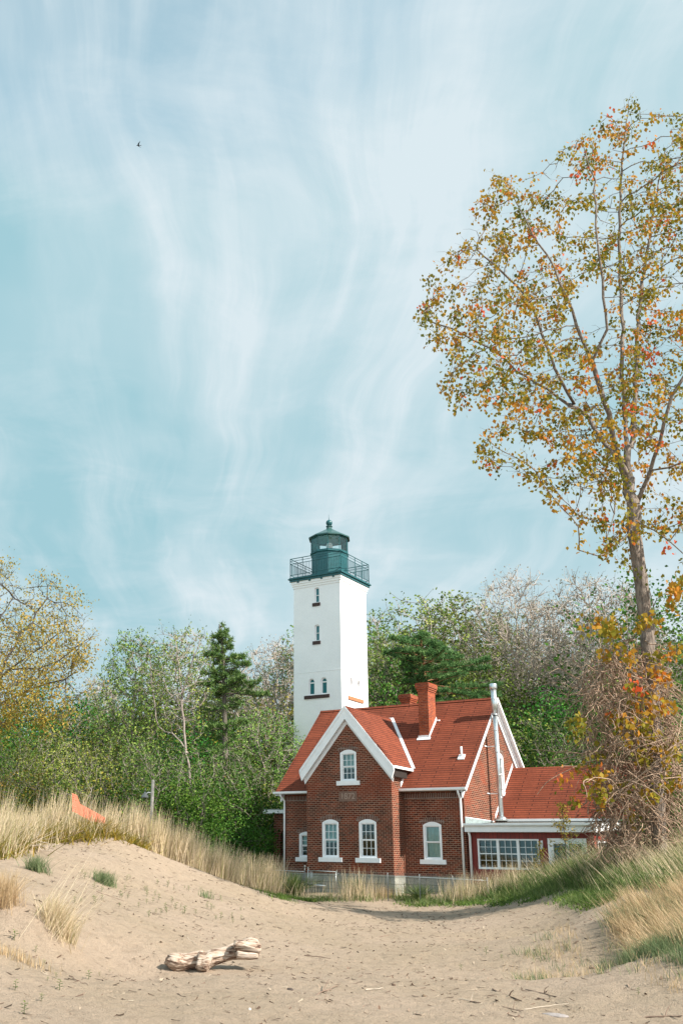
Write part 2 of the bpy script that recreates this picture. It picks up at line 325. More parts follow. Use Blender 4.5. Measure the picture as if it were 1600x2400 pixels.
# ------------------------------------------------------------------ terrain
def vnoise(x, y, seed=0):
    xi = np.floor(x).astype(int); yi = np.floor(y).astype(int); xf = x - xi; yf = y - yi
    def h(a, b):
        n = (a * 374761393 + b * 668265263 + seed * 974711) & 0x7fffffff; n = ((n ^ (n >> 13)) * 1274126177) & 0x7fffffff; return ((n ^ (n >> 16)) & 0xffff) / 65535.
    sx = xf * xf * (3 - 2 * xf); sy = yf * yf * (3 - 2 * yf)
    return (h(xi, yi) * (1 - sx) + h(xi + 1, yi) * sx) * (1 - sy) + (h(xi, yi + 1) * (1 - sx) + h(xi + 1, yi + 1) * sx) * sy
CP = [(-2.0, 10.9, -.62), (-.3, 11.7, -.68), (1.55, 12.2, -.7), (3.55, 12.5, -.7), (5.5, 12.5, -.65), (-1.5, 14.1, -.58), (.16, 16.1, -.63), (2.4, 16.3, -.66), (4.8, 16.9, -.66),
      (6.5, 18.8, -.6), (6.9, 17.5, -.55), (-.24, 22.2, -.42), (2.2, 24.5, -.56), (5.4, 25.7, -.55), (7.8, 25.4, -.45), (2.5, 31, -.40), (5.0, 33.5, -.37), (7.6, 33.5, -.36), (5.6, 38.2, -.24), (8.0, 38.2, -.15),
      (-2.94, 15.5, -.22), (-3.3, 17, .12), (-3.6, 18.5, .42), (-2.7, 17.5, .02), (-2.3, 18, -.22), (-2.3, 16.5, -.45), (-2.3, 20, -.06), (-4.3, 22, .66), (-3.35, 25, .54), (-2, 27, .36), (-.34, 28, .10),
      (1.45, 30, -.08), (-5.95, 30, 1.5), (-4.4, 32, 1.6), (-3.2, 33, 1.78), (-1.9, 34, 1.42), (-.5, 36, .88), (.6, 38, .42), (1.9, 39.5, -.04), (3.3, 41, -.15), (-2.75, 29, 1.05), (-1, 31, .58),
      (9.3, 37, .05), (9.9, 34, .18), (10.3, 31, .37), (9.8, 25, .45), (9.5, 21, .42), (13.7, 30, 1.47), (13, 33, 1.38), (12, 36, .86), (10.3, 38, .36), (7.8, 20, .02), (7.4, 16.5, -.02), (6.3, 14.2, -.42),
      (5, 42, .08), (2, 44, .1), (7, 44, .2), (12, 40, .9), (14, 44, .9), (0, 43, .6), (-4, 40, 1.2), (-8, 36, 1.6), (-8, 26, 1.1), (-6, 18, .7), (-6, 12, -.2), (0, 55, .3), (10, 55, .4), (20, 50, .9), (-12, 50, .6),
      (0, 5, -.72), (-4, 6, -.6), (4, 5, -.7), (0, 0, -.72), (8, 8, -.5), (12, 15, .4), (16, 24, 1.4), (18, 35, 1.5), (12, 2, -.4), (-8, 2, -.5), (0, -8, -.8), (0, 70, .3), (20, 70, .4), (-20, 70, .4), (-20, 40, .9), (25, 20, 1.2)]
CP = np.array(CP)
def _k(r): return np.sqrt(r * r + 1.2)
_A = _k(np.hypot(CP[:, None, 0] - CP[None, :, 0], CP[:, None, 1] - CP[None, :, 1])); _W = np.linalg.solve(_A + np.eye(len(CP)) * .02, CP[:, 2] - .2)
def height_ud(u, d, fine=True):
    u = np.asarray(u, float); d = np.asarray(d, float); sh = u.shape; u = u.ravel(); d = d.ravel(); z = np.zeros(len(u))
    for i in range(0, len(u), 40000):
        s = slice(i, i + 40000); z[s] = _k(np.hypot(u[s, None] - CP[None, :, 0], d[s, None] - CP[None, :, 1])) @ _W + .2
    far = np.clip((np.hypot(u - 2, d - 30) - 38) / 25, 0, 1); far = far * far * (3 - 2 * far); z = z * (1 - far) + .35 * far
    z += .05 * (vnoise(u * .9, d * .6, 1) - .5) * (1 - far)
    if fine:
        a = np.clip(1 - d / 45, 0, 1) * 1.35
        z += a * (.040 * (vnoise(u * 2.4, d * 2.0, 2) - .5) + .040 * (vnoise(u * 5.1, d * 4.4, 3) - .5) + .022 * (vnoise(u * 11, d * 9, 4) - .5))
    return z.reshape(sh)
def hz(u, d): return float(height_ud(np.array([u]), np.array([d]))[0])
def ground_at(px, py):
    """march the sight line of a photo pixel to the ground"""
    ds = np.linspace(8, 48, 800); P = np.array([at(px, py, d) for d in ds]); u = (P - CAM) @ RT; g = height_ud(u, ds)
    i = np.argmax(P[:, 2] <= g); d = ds[i] if P[i, 2] <= g[i] else 40.
    p = at(px, py, d); uu = float((p - CAM) @ RT); return np.array([p[0], p[1], hz(uu, d)]), uu, d
def terrain():
    dd = np.concatenate([np.linspace(-30, 8, 20), np.linspace(8.2, 26, 230), np.linspace(26.2, 48, 150), np.linspace(49, 75, 40), np.array([80, 90, 110, 150, 220, 350, 600, 1000, 1600, 2400])])
    uu = np.concatenate([-np.array([2400, 1500, 800, 400, 200, 100, 60, 40, 28, 20, 16, 13]), np.linspace(-11, 17, 260), np.array([19, 22, 27, 34, 45, 65, 100, 200, 400, 800, 1500, 2400])])
    U, D = np.meshgrid(uu, dd); Z = height_ud(U, D)
    P = CAM[None, None, :] * np.array([1, 1, 0]) + U[..., None] * RT + D[..., None] * FW; P[..., 2] = Z
    n, m = U.shape; idx = np.arange(n * m).reshape(n, m); Q = np.stack([idx[:-1, :-1], idx[:-1, 1:], idx[1:, 1:], idx[1:, :-1]], -1).reshape(-1, 4)
    me = mesh_np('ground', P.reshape(-1, 3), Q, None, True)
    m_, nt, b = mat('sand'); L = nt.links.new; tc = nt.nodes.new('ShaderNodeTexCoord'); ob = tc.outputs['Object']
    n1 = noise(nt, .35, 4, .55, ob); n2 = noise(nt, 4.5, 6, .65, ob); n3 = noise(nt, 38, 5, .75, ob); n4 = noise(nt, 15, 3, .6, ob); n5 = noise(nt, 13, 5, .7, ob)
    r1 = ramp(nt, [(.35, (.350, .268, .190)), (.65, (.390, .297, .222))]); L(n1.outputs['Fac'], r1.inputs[0])
    r2 = ramp(nt, [(.3, (.80, .79, .77)), (.5, (1, 1, 1)), (.75, (1.10, 1.09, 1.08))]); L(n2.outputs['Fac'], r2.inputs[0])
    r3 = ramp(nt, [(.30, (.60, .56, .52)), (.46, (1, 1, 1)), (.75, (1.12, 1.12, 1.12))]); L(n3.outputs['Fac'], r3.inputs[0])
    c = mixc(nt, 1., r1.outputs[0], r2.outputs[0], 'MULTIPLY'); c = mixc(nt, .8, c, r3.outputs[0], 'MULTIPLY')
    r4 = ramp(nt, [(.66, (0, 0, 0)), (.72, (1, 1, 1))]); L(n4.outputs['Fac'], r4.inputs[0]); c = mixc(nt, r4.outputs[0], c, (.30, .22, .15))
    # forest floor beyond the dunes (leaf litter and soil), by place
    geo = nt.nodes.new('ShaderNodeNewGeometry'); dt = nt.nodes.new('ShaderNodeVectorMath'); dt.operation = 'DOT_PRODUCT'; L(geo.outputs['Position'], dt.inputs[0]); dt.inputs[1].default_value = tuple(FW)
    mr = nt.nodes.new('ShaderNodeMapRange'); L(dt.outputs['Value'], mr.inputs[0]); d0 = float(CAM @ FW); mr.inputs[1].default_value = d0 + 40.5; mr.inputs[2].default_value = d0 + 43.5
    ad = nt.nodes.new('ShaderNodeMath'); ad.operation = 'MULTIPLY_ADD'; L(n2.outputs['Fac'], ad.inputs[0]); ad.inputs[1].default_value = .6; L(mr.outputs[0], ad.inputs[2])
    rr = ramp(nt, [(.62, (0, 0, 0)), (.95, (1, 1, 1))]); L(ad.outputs[0], rr.inputs[0])
    c = mixc(nt, rr.outputs[0], c, (.075, .07, .035)); L(c, b.inputs['Base Color']); setp(b, Roughness=.95)
    s = nt.nodes.new('ShaderNodeMath'); s.operation = 'MULTIPLY_ADD'; L(n2.outputs['Fac'], s.inputs[0]); s.inputs[1].default_value = 1.6; L(n3.outputs['Fac'], s.inputs[2])
    s2 = nt.nodes.new('ShaderNodeMath'); s2.operation = 'MULTIPLY_ADD'; L(n5.outputs['Fac'], s2.inputs[0]); s2.inputs[1].default_value = 1.5; L(s.outputs[0], s2.inputs[2])
    bump(nt, b, s2.outputs[0], 1.0, .042)
    tag(link('ground', me, m_), 'sand of the beach and dunes running back into the wood', None, None, 'structure')
terrain()

# ------------------------------------------------------------------ house parts
def wall_panel(mb, o, t, nrm, s0, s1, z0, top, holes, depth=.12, extra=()):
    """vertical wall in plane through o, along unit t, outward nrm; top(s) height; holes (a,b,zb,zt,rise)"""
    o, t, nrm = (np.array(k, float) for k in (o, t, nrm)); Zv = np.array([0, 0, 1.])
    def P(s, z, dd=0): return o + t * s + Zv * z - nrm * dd
    cuts = sorted(set([s0, s1] + list(extra) + [c for h in holes for c in (h[0], h[1])])); cuts = [c for c in cuts if s0 <= c <= s1]
    for a, b in zip(cuts[:-1], cuts[1:]):
        if b - a < 1e-6: continue
        hs = sorted([h for h in holes if h[0] < (a + b) / 2 < h[1]], key=lambda h: h[2]); zl = z0
        for h in hs:
            if h[2] > zl + 1e-6: mb.face([P(a, zl), P(b, zl), P(b, h[2]), P(a, h[2])])
            zl = h[3]
        mb.face([P(a, zl), P(b, zl), P(b, top(b)), P(a, top(a))])
    for (a, b, zb, zt, rise) in holes:
        K = 8 if rise else 1
        arc = [(a + (b - a) * k / K, zt - rise * (((2 * k / K) - 1) ** 2) if rise < (b - a) * .45 else zt - rise + math.sqrt(max(0, rise ** 2 - ((b - a) * (k / K - .5)) ** 2))) for k in range(K + 1)]
        if rise:
            for (sa, za), (sb, zb2) in zip(arc[:-1], arc[1:]):
                mb.face([P(sa, za), P(sb, zb2), P(sb, zt), P(sa, zt)] if abs(za - zt) > 1e-6 or abs(zb2 - zt) > 1e-6 else [P(sa, za), P(sb, zb2), P(sb, zt)])
        ring = [(a, zb), (b, zb)] + [(s, z) for s, z in arc[::-1]]
        for i in range(len(ring)):
            (sa, za), (sb, zb3) = ring[i], ring[(i + 1) % len(ring)]
            if abs(sa - sb) + abs(za - zb3) < 1e-6: continue
            mb.face([P(sa, za), P(sb, zb3), P(sb, zb3, depth), P(sa, za, depth)])

def window(parent, o, t, nrm, a, b, zb, zt, rise, cols=3, rows=2, cur='top', sill=True, arch=True, fr=.085, sash=True, lab=None, sill_over=.16, sill_h=.17):
    """double-hung sash window filling a wall hole; frame is the part, the rest sub-parts"""
    o, t, nrm = (np.array(k, float) for k in (o, t, nrm)); Zv = np.array([0, 0, 1.])
    def P(s, z, out=0): return o + t * s + Zv * z + nrm * out
    def bar(mb, s0, s1, z0, z1, o0, o1):
        mb.hexa([P(s0, z0, o1), P(s1, z0, o1), P(s1, z0, o0), P(s0, z0, o0), P(s0, z1, o1), P(s1, z1, o1), P(s1, z1, o0), P(s0, z1, o0)])
    f = MB(); O0, O1 = -.10, .012
    bar(f, a, a + fr, zb, zt - rise, O0, O1); bar(f, b - fr, b, zb, zt - rise, O0, O1); bar(f, a + fr, b - fr, zb, zb + fr * .7, O0, O1 - .004)
    zs = zt - rise - .012; K = 10; pts = [(a, zs)] + [(a + (b - a) * k / K, zt - rise * ((2 * k / K - 1) ** 2) - .001) for k in range(K + 1)] + [(b, zs)]
    lo = zt - rise - fr * .55
    f.prism([P(s, z, O1 - .003) for s, z in [(a + fr, lo), (a + .001, zs)][:1] + [(a + .001, lo)] + pts[1:-1] + [(b - .001, lo)]], -nrm * .09)
    gs0, gs1, gz0, gz1 = a + fr, b - fr, zb + fr * .7, lo; mid = (gz0 + gz1) / 2
    if sash:
        for (z0, z1, dp) in ((mid, gz1, -.035), (gz0, mid, -.065)):
            w_ = .032
            bar(f, gs0, gs0 + w_, z0, z1, dp - .03, dp); bar(f, gs1 - w_, gs1, z0, z1, dp - .03, dp)
            bar(f, gs0 + w_, gs1 - w_, z0, z0 + w_, dp - .03, dp); bar(f, gs0 + w_, gs1 - w_, z1 - w_, z1, dp - .03, dp)
            if cols:
                for i in range(1, cols): s = gs0 + (gs1 - gs0) * i / cols; bar(f, s - .009, s + .009, z0 + w_, z1 - w_, dp - .026, dp - .006)
                for j in range(1, rows): z = z0 + (z1 - z0) * j / rows; bar(f, gs0 + w_, gs1 - w_, z - .009, z + .009, dp - .024, dp - .004)
    wo = f.build('window', M['white'], parent)
    if lab: wo['label'] = lab
    g = MB(); g.face([P(gs0, gz0, -.082), P(gs1, gz0, -.082), P(gs1, mid, -.082), P(gs0, mid, -.082)]); g.face([P(gs0, mid, -.052), P(gs1, mid, -.052), P(gs1, gz1, -.052), P(gs0, gz1, -.052)])
    g.build('pane', M['glass'], wo)
    if cur:
        c = MB(); z0, z1 = {'top': (mid + .02, gz1), 'all': (gz0, gz1), 'half': (gz0 + (gz1 - gz0) * .42, gz1)}[cur]; K = 16
        q = [(gs0 + (gs1 - gs0) * k / K, -.15 - .015 * math.sin(k * 2.1)) for k in range(K + 1)]
        for (sa, oa), (sb, ob) in zip(q[:-1], q[1:]): c.face([P(sa, z0, oa), P(sb, z0, ob), P(sb, z1, ob), P(sa, z1, oa)])
        c.build('curtain', M['curtain'], wo)
    if sill:
        s_ = MB(); bar(s_, a - sill_over, b + sill_over, zb - sill_h, zb, -.10, .07); s_.build('sill', M['white'], wo)
    if arch:
        s_ = MB(); n = 15; a0, b0 = a - .07, b + .07
        def ac(f_, e):
            s = a0 + (b0 - a0) * f_; x = 2 * f_ - 1; sl = -4 * rise * x / (b0 - a0) * 1.15; z = zt + .012 - rise * 1.15 * x * x; L_ = math.hypot(1, sl)
            return s - sl / L_ * e, z + e / L_
        for k in range(n):
            f0, f1 = (k + .09) / n, (k + .91) / n; q = [ac(f0, 0), ac(f1, 0), ac(f1, .17), ac(f0, .17)]
            s_.prism([P(s, z, .012) for s, z in q], -nrm * .02)
        s_.build('window_arch', M['brick_dark'], wo)
    return wo

def house():
    X0, X1, D, WW, WY = -1.77, 6.446, 7.2, 3.9, -1.054; SL = 1.02; zr = 8.118; ez = 4.092; ey = -.345
    H = thing('keepers_house', 'brick keeper\'s house with red shingle roof and white bargeboards in front of the white tower', 'house', (2.3, 3.6, 0))
    rz = lambda y: ez + SL * (y - ey)        # top of front slope
    top = lambda s: min(rz(s), rz(D - s)) - .10   # side wall top by y
    win_w = [(.73, 1.49, 1.42, 2.90), (2.42, 3.19, 1.42, 2.90)]
    # main walls
    m = MB()
    wall_panel(m, (0, 0, 0), (1, 0, 0), (0, -1, 0), X0, 0, .8, lambda s: 4.32, [(-1.02, -.28, 1.42, 2.46, .10)])
    wall_panel(m, (0, 0, 0), (1, 0, 0), (0, -1, 0), WW, X1, .8, lambda s: 4.32, [(4.69, 5.46, 1.42, 2.84, .12)])
    wall_panel(m, (X1, 0, 0), (0, 1, 0), (1, 0, 0), 0, D, .8, top, [(3.72, 4.40, 4.25, 5.85, .16)], extra=(D / 2,))
    wall_panel(m, (X0, 0, 0), (0, 1, 0), (-1, 0, 0), 0, D, .8, top, [], extra=(D / 2,))
    m.face([(X1, D, .8), (X0, D, .8), (X0, D, 4.32), (X1, D, 4.32)])
    m.build('wall', M['brick'], H)
    # front wing walls: sides at x=0 and x=3.9
    ax = WW / 2; wz, az = 4.943, 7.453; ws = (az - wz) / (ax + .18); wtop = lambda s: az - abs(s - ax) * ws - .10
    m = MB()
    wall_panel(m, (0, WY, 0), (1, 0, 0), (0, -1, 0), 0, WW, .8, wtop, [(a, b, zb, zt, .12) for a, b, zb, zt in win_w] + [(1.61, 2.35, 4.40, 5.66, .12)], extra=(ax,))
    for x, n in ((0, -1), (WW, 1)): wall_panel(m, (x, WY, 0), (0, 1, 0), (n, 0, 0), 0, -WY + .8, .8, lambda s: wtop(0), [])
    m.build('wing_wall', M['brick'], H)
    # foundation
    m = MB(); m.box(X0 - .03, X1 + .03, -.03, D, -.8, .8); m.box(-.05, WW + .05, WY - .05, -.034, -.8, .797)
    m.build('foundation', M['stone'], H)
    # soldier course beneath the eaves
    MB().box(X0 + .002, -.003, -.022, .0, 3.72, 3.93).build('soldier_course', M['brick_dark'], H); MB().box(WW + .003, X1 - .002, -.022, .0, 3.72, 3.93).build('soldier_course', M['brick_dark'], H)
    # roof slabs
    def slab(mb, pts, th=.10):
        n = Vector(np.cross(np.array(pts[1]) - np.array(pts[0]), np.array(pts[2]) - np.array(pts[0]))).normalized()
        if n.z < 0: n = -n
        mb.prism(pts, tuple(-n * th))
    xl, xr = -2.04, 6.684; yb = D - ey
    m = MB(); slab(m, [(xl, ey, ez), (xr, ey, ez), (xr, D / 2, zr), (xl, D / 2, zr)]); slab(m, [(xl, yb, ez), (xr, yb, ez), (xr, D / 2, zr), (xl, D / 2, zr)])
    roof = m.build('roof', M['shingle'], H)
    m = MB(); m.prism([(xl, D / 2 - .10, zr - .06), (xl, D / 2, zr + .035), (xl, D / 2 + .10, zr - .06)], (xr - xl, 0, 0)); m.build('ridge_cap', M['shingle'], roof)
    yf = WY - .21; ex = WW + .18; yv = (wz - ez) / SL + ey; yr = (az - ez) / SL + ey
    m = MB(); slab(m, [(ax, yf, az), (ex, yf, wz), (ex, yv, wz), (ax, yr, az)], .09); slab(m, [(ax, yf, az), (-.18, yf, wz), (-.18, yv, wz), (ax, yr, az)], .09)
    m.build('wing_roof', M['shingle'], H)
    # valley flashing (both sides) and step flashing
    m = MB()
    for sx in (1, -1):
        e = ax + sx * (ax + .18); up = .022
        a, b = np.array((e, yv, wz)), np.array((ax, yr, az)); off = np.array((sx * .15, 0, 0)); n = np.array((0, -.714, .70)) * up
        m.prism([a + n, a + off + n, b + off + n, b + n], (0, -.714 * .012, .70 * .012))
    m.prism([(WW + .02, -.30, rz(-.30) + .02), (WW + .02, .0, rz(0) + .02), (WW + .02, .0, rz(0) + .22), (WW + .02, -.30, rz(-.30) + .20)], (.012, 0, 0))
    m.build('flashing', M['white'], H)
    # bargeboards on the wing gable
    m = MB(); slope_len = math.hypot(ax + .18, az - wz)
    for sx in (1, -1):
        def Q(s, dn, y): # s along slope from apex, dn = vertical drop below roof top
            return (ax + sx * s, y, az - s * ws - dn)
        e = ax + .18
        m.prism([Q(0, .0, yf - .03), Q(e + .05, .0, yf - .03), Q(e + .05, .15, yf - .03), Q(0, .15, yf - .03)], (0, .06, 0))
        m.prism([Q(0, .15, yf - .005), Q(e + .05, .15, yf - .005), Q(e - .05, .56, yf - .005), Q(0, .56, yf - .005)], (0, .06, 0))
        m.prism([Q(0, .30, WY - .03), Q(e - .02, .30, WY - .03), Q(e - .10, .74, WY - .03), Q(0, .74, WY - .03)], (0, .028, 0))
        m.prism([Q(0, .10, yf + .056), Q(e, .10, yf + .056), Q(e, .16, yf + .056), Q(0, .16, yf + .056)], (0, .15, 0))
    m.build('bargeboard', M['white'], H)
    # rake boards, main gable right (front and back) and left
    for x0_, x1_, xs in ((X1 + .005, xr, 1), (X0 - .005, xl, -1)):
        m = MB(); xo = xr if xs > 0 else xl
        for fb in (0, 1):
            Y = lambda y: y if not fb else D - y
            lo, hi = ey, D / 2
            def q(x, y, dn): return (x, Y(y), rz(y) - dn)
            if xs > 0: m.prism([q(xo, lo, -.015), q(xo, hi, -.015), q(xo, hi, .15), q(xo, lo, .15)], (xs * .03, 0, 0))
            m.prism([q(x0_, lo + .1, .17), q(x0_, hi, .17), q(x0_, hi, .50), q(x0_, lo + .1, .50)], (xs * .05, 0, 0))
            m.prism([q(x0_ + xs * .055, lo + .1, .155), q(x0_ + xs * .055, hi, .155), q(x0_ + xs * .055, hi, .27), q(x0_ + xs * .055, lo + .1, .27)], (xs * .06, 0, 0))
            m.face([q(x0_, lo, .153), q(x0_, hi, .153), q(xo, hi, .153), q(xo, lo, .153)])
        m.build('rake_board', M['white'], H)
    # gutters
    def gutter(x0, x1, y, z):
        m = MB(); m.prism([(x0, y, z - .01), (x0, y - .10, z + .01), (x0, y - .10, z - .07), (x0, y - .05, z - .10), (x0, y, z - .10)], (x1 - x0, 0, 0)); return m
    gutter(-2.10, -.003, ey, ez).build('gutter', M['white'], H); gutter(WW + .003, 6.72, ey, ez).build('gutter', M['white'], H)
    m = MB(); m.box(ex, ex + .10, yf + .02, yv - .08, wz - .11, wz - .01); m.build('gutter', M['white'], H)
    for bxx in ((WW + .004, ex - .004, yf + .08, -.0, wz - .42, wz - .16), (X0, -.004, ey + .02, -.004, 4.0, 4.03), (WW + .185, X1, ey + .02, -.004, 4.0, 4.03)): MB().box(*bxx).build('soffit', M['dark'], H)  # near-black; the wing box also paints in the corbel's shadow
    # downpipes
    def pipe(pts, r, par=H, mt='white', nm='downpipe'): m = MB(); m.tube(pts, r, 10); return m.build(nm, M[mt], par)
    pipe([(6.36, -.36, 4.0), (6.36, -.33, 3.90), (6.34, -.10, 3.70), (6.34, -.085, 3.5), (6.34, -.085, .35)], .045)
    pipe([(-1.76, -.36, 4.0), (-1.76, -.33, 3.92), (-1.72, -.10, 3.74), (-1.72, -.085, 3.6), (-1.72, -.085, .3)], .045)
    pipe([(6.62, -.12, 2.60), (6.62, -.10, 2.4), (6.62, -.03, 2.3), (6.62, -.03, .3)], .048)
    # windows
    W0 = (0, WY, 0), (1, 0, 0), (0, -1, 0)
    window(H, *W0, .73, 1.49, 1.42, 2.90, .12, cur='half'); window(H, *W0, 2.42, 3.19, 1.42, 2.90, .12, cur=None); window(H, *W0, 1.61, 2.35, 4.40, 5.66, .12, cur='half')
    F0 = (0, 0, 0), (1, 0, 0), (0, -1, 0)
    window(H, *F0, 4.69, 5.46, 1.42, 2.84, .12, cols=0, cur='all', lab='window without glazing bars'); window(H, *F0, -1.02, -.28, 1.42, 2.46, .10, cols=2, cur='top')
    window(H, (X1, 0, 0), (0, 1, 0), (1, 0, 0), 3.72, 4.40, 4.25, 5.85, .16, cur='half')
    # date stone
    m = MB(); m.box(1.54, 2.35, WY - .015, WY + .01, 3.59, 3.985); dm = simple('date_stone', (.20, .12, .09), .9, .25, 10, bmp=.5); pl = m.build('date_stone', dm, H)
    m = MB(); m.box(1.54, 2.35, WY - .028, WY - .016, 3.59, 3.62); m.box(1.54, 2.35, WY - .028, WY - .016, 3.955, 3.985); m.box(1.54, 1.57, WY - .028, WY - .016, 3.622, 3.953); m.box(2.32, 2.35, WY - .028, WY - .016, 3.622, 3.953); m.build('border', dm, pl)
    fc = bpy.data.curves.new('lettering', 'FONT'); fc.body = '1872'; fc.size = .34; fc.extrude = .008; fc.align_x = 'CENTER'; fc.align_y = 'CENTER'
    fo = bpy.data.objects.new('lettering', fc); C.objects.link(fo); fc.materials.append(simple('date_numerals', (.36, .26, .21), .9)); fo.parent = pl
    fo.location = (1.945 - ORG[H.name][0], WY - .024 - ORG[H.name][1], 3.787); fo.rotation_euler = (R(90), 0, 0); ORG[fo.name] = ORG[H.name]
    dg = bpy.context.evaluated_depsgraph_get(); fm = bpy.data.meshes.new_from_object(fo.evaluated_get(dg)); fo2 = bpy.data.objects.new('lettering', fm); C.objects.link(fo2); fo2.parent = pl; fo2.location = fo.location; fo2.rotation_euler = fo.rotation_euler; bpy.data.objects.remove(fo); fo2.name = 'lettering'
    # chimneys
    def chimney(x0, x1, y0, y1, zb, zt):
        m = MB(); m.box(x0, x1, y0, y1, zb, zt - .36)
        for k, (e, a, b) in enumerate(((.03, .36, .28), (.06, .28, .20), (.09, .20, .04), (.06, .04, 0))): m.box(x0 - e, x1 + e, y0 - e, y1 + e, zt - a, zt - b)
        c = m.build('chimney', M['chimney'], roof)
    chimney(3.80, 4.26, 1.90, 2.64, 6.0, 8.72); chimney(1.38, 1.84, 5.2, 5.85, 6.0, 8.90)
    m = MB()
    for x in (4.262,): m.prism([(x, 1.86, rz(1.86) + .005), (x, 2.70, rz(2.70) + .005), (x, 2.66, rz(2.7) + .14), (x, 1.86, rz(1.86) + .14)], (.012, 0, 0))
    m.box(3.76, 4.29, 1.87, 1.897, rz(1.87) - .02, rz(1.87) + .12); m.prism([(3.72, 1.78, rz(1.78) + .012), (4.33, 1.78, rz(1.78) + .012), (4.33, 1.88, rz(1.88) + .012), (3.72, 1.88, rz(1.88) + .012)], (0, -.008, .008))
    m.box(4.27, 4.42, 2.60, 2.70, rz(2.65), rz(2.65) + .06); m.build('chimney_flashing', M['white'], roof)
    # vent stack
    m = MB(); m.tube([(6.06, .92, 5.3), (6.06, .92, 5.80)], .045, 10); m.prism([(5.93, .80, rz(.80) + .01), (6.20, .80, rz(.80) + .01), (6.20, 1.0, rz(1.0) + .01), (5.93, 1.0, rz(1.0) + .01)], (0, -.02, .03)); m.build('vent_stack', M['white'], roof)
    # metal flue
    fx, fy = 6.88, 2.68
    m = MB(); m.tube([(fx, fy, 3.02), (fx, fy, 7.25)], .095, 14); m.tube([(fx, fy, 7.25), (fx, fy, 8.32)], .118, 14); m.tube([(fx, fy, 8.32), (fx, fy, 8.36), (fx, fy, 8.52), (fx, fy, 8.56)], [.13, .155, .155, .14], 14)
    for z in (3.9, 4.8, 5.7, 6.6, 7.25, 7.9): m.tube([(fx, fy, z), (fx, fy, z + .03)], .124 if z > 7.2 else .102, 14)
    m.tube([(fx, fy, 3.0), (fx, fy, 3.10), (fx, fy, 3.18)], [.24, .21, .11], 14)
    fl = m.build('flue_pipe', M['steel'], H)
    m = MB()
    for z in (5.95, 4.05): m = MB(); m.box(X1 + .002, fx - .05, fy - .05, fy - .02, z, z + .035); m.box(X1 + .002, X1 + .03, fy - .30, fy + .02, z, z + .04); m.build('bracket', M['white'], fl)
    # annex of brick with its own roof
    ax1 = 12.1; ay, ab = 3.4, 7.5; ary, arz, aey, aez = 5.45, 5.35, 3.1, 3.08; asl = (arz - aez) / (ary - aey)
    m = MB(); atop = lambda s: arz - abs(s - ary) * asl - .10
    wall_panel(m, (0, ay, 0), (1, 0, 0), (0, -1, 0), X1, ax1, .4, lambda s: 3.25, []); wall_panel(m, (ax1, 0, 0), (0, 1, 0), (1, 0, 0), ay, ab, .4, atop, [], extra=(ary,))
    m.face([(ax1, ab, .4), (X1, ab, .4), (X1, ab, 3.25), (ax1, ab, 3.25)]); m.build('annex_wall', M['brick'], H)
    m = MB(); slab(m, [(X1 + .01, aey, aez), (ax1 + .2, aey, aez), (ax1 + .2, ary, arz), (X1 + .01, ary, arz)], .08); slab(m, [(X1 + .01, 2 * ary - aey, aez), (ax1 + .2, 2 * ary - aey, aez), (ax1 + .2, ary, arz), (X1 + .01, ary, arz)], .08)
    ar = m.build('annex_roof', M['shingle'], H)
    m = MB(); m.prism([(X1 + .012, aey, aez + .01), (X1 + .012, ary + .02, arz + .03), (X1 + .012, ary, arz + .20), (X1 + .012, aey, aez + .18)], (.012, 0, 0)); m.build('annex_flashing', M['white'], ar)
    gutter(6.98, ax1 + .2, aey, aez).build('gutter', M['white'], H)
    # sunroom
    SR = thing('sunroom', 'low sunroom of dark red boards with a white fascia, built against the house\'s right side', 'sunroom', (8.9, 1.7, 0))
    sy, sx0, sx1 = .1, 6.49, 11.22
    m = MB(); tops = lambda s: 2.55 + .075 * s
    wall_panel(m, (0, sy, 0), (1, 0, 0), (0, -1, 0), sx0, sx1, .2, lambda s: 2.55, [(6.86, 9.22, 1.13, 2.21, 0), (9.55, 10.94, .25, 2.24, 0)], depth=.08)
    wall_panel(m, (sx1, 0, 0), (0, 1, 0), (1, 0, 0), sy, 3.39, .2, tops, [(.45, 2.9, 1.2, 2.19, 0)], depth=.08)
    m.build('wall', M['siding'], SR)
    m = MB(); m.prism([(sx0, -.14, 2.73), (sx0, 3.35, 2.965), (sx0, 3.35, 2.90), (sx0, -.14, 2.66)], (sx1 + .14 - sx0, 0, 0)); m.build('roof', M['roofgrey'], SR)
    m = MB(); m.box(sx0, sx1 + .17, -.20, -.145, 2.45, 2.66); m.box(sx0, sx1 + .10, -.143, sy - .002, 2.45, 2.50)
    m.prism([(sx1 + .141, -.14, 2.45), (sx1 + .141, 3.38, 2.68), (sx1 + .141, 3.38, 2.96), (sx1 + .141, -.14, 2.72)], (.03, 0, 0)); m.build('fascia', M['white'], SR)
    m = MB(); m.prism([(sx0 - .02, -.205, 2.75), (sx0 - .02, -.30, 2.76), (sx0 - .02, -.30, 2.69), (sx0 - .02, -.25, 2.65), (sx0 - .02, -.205, 2.65)], (sx1 + .2 - sx0, 0, 0)); m.build('gutter', M['white'], SR)
    m = MB(); m.face([(sx0 - .035, .0, 2.72), (sx0 - .035, 2.95, 2.95), (sx0 - .035, 2.95, 2.985), (sx0 - .035, .0, 2.99)]); m.face([(sx0 - .036, -.02, 2.985), (sx0 - .036, 2.95, 2.98), (sx0 - .036, 2.95, 3.02), (sx0 - .036, -.02, 3.025)])
    m2 = MB(); m2.prism([(sx0 - .037, .0, 2.74), (sx0 - .037, 2.95, 2.955), (sx0 - .037, 2.95, 2.98), (sx0 - .037, .0, 2.99)], (.01, 0, 0)); m2.build('flashing', M['flash'], SR)
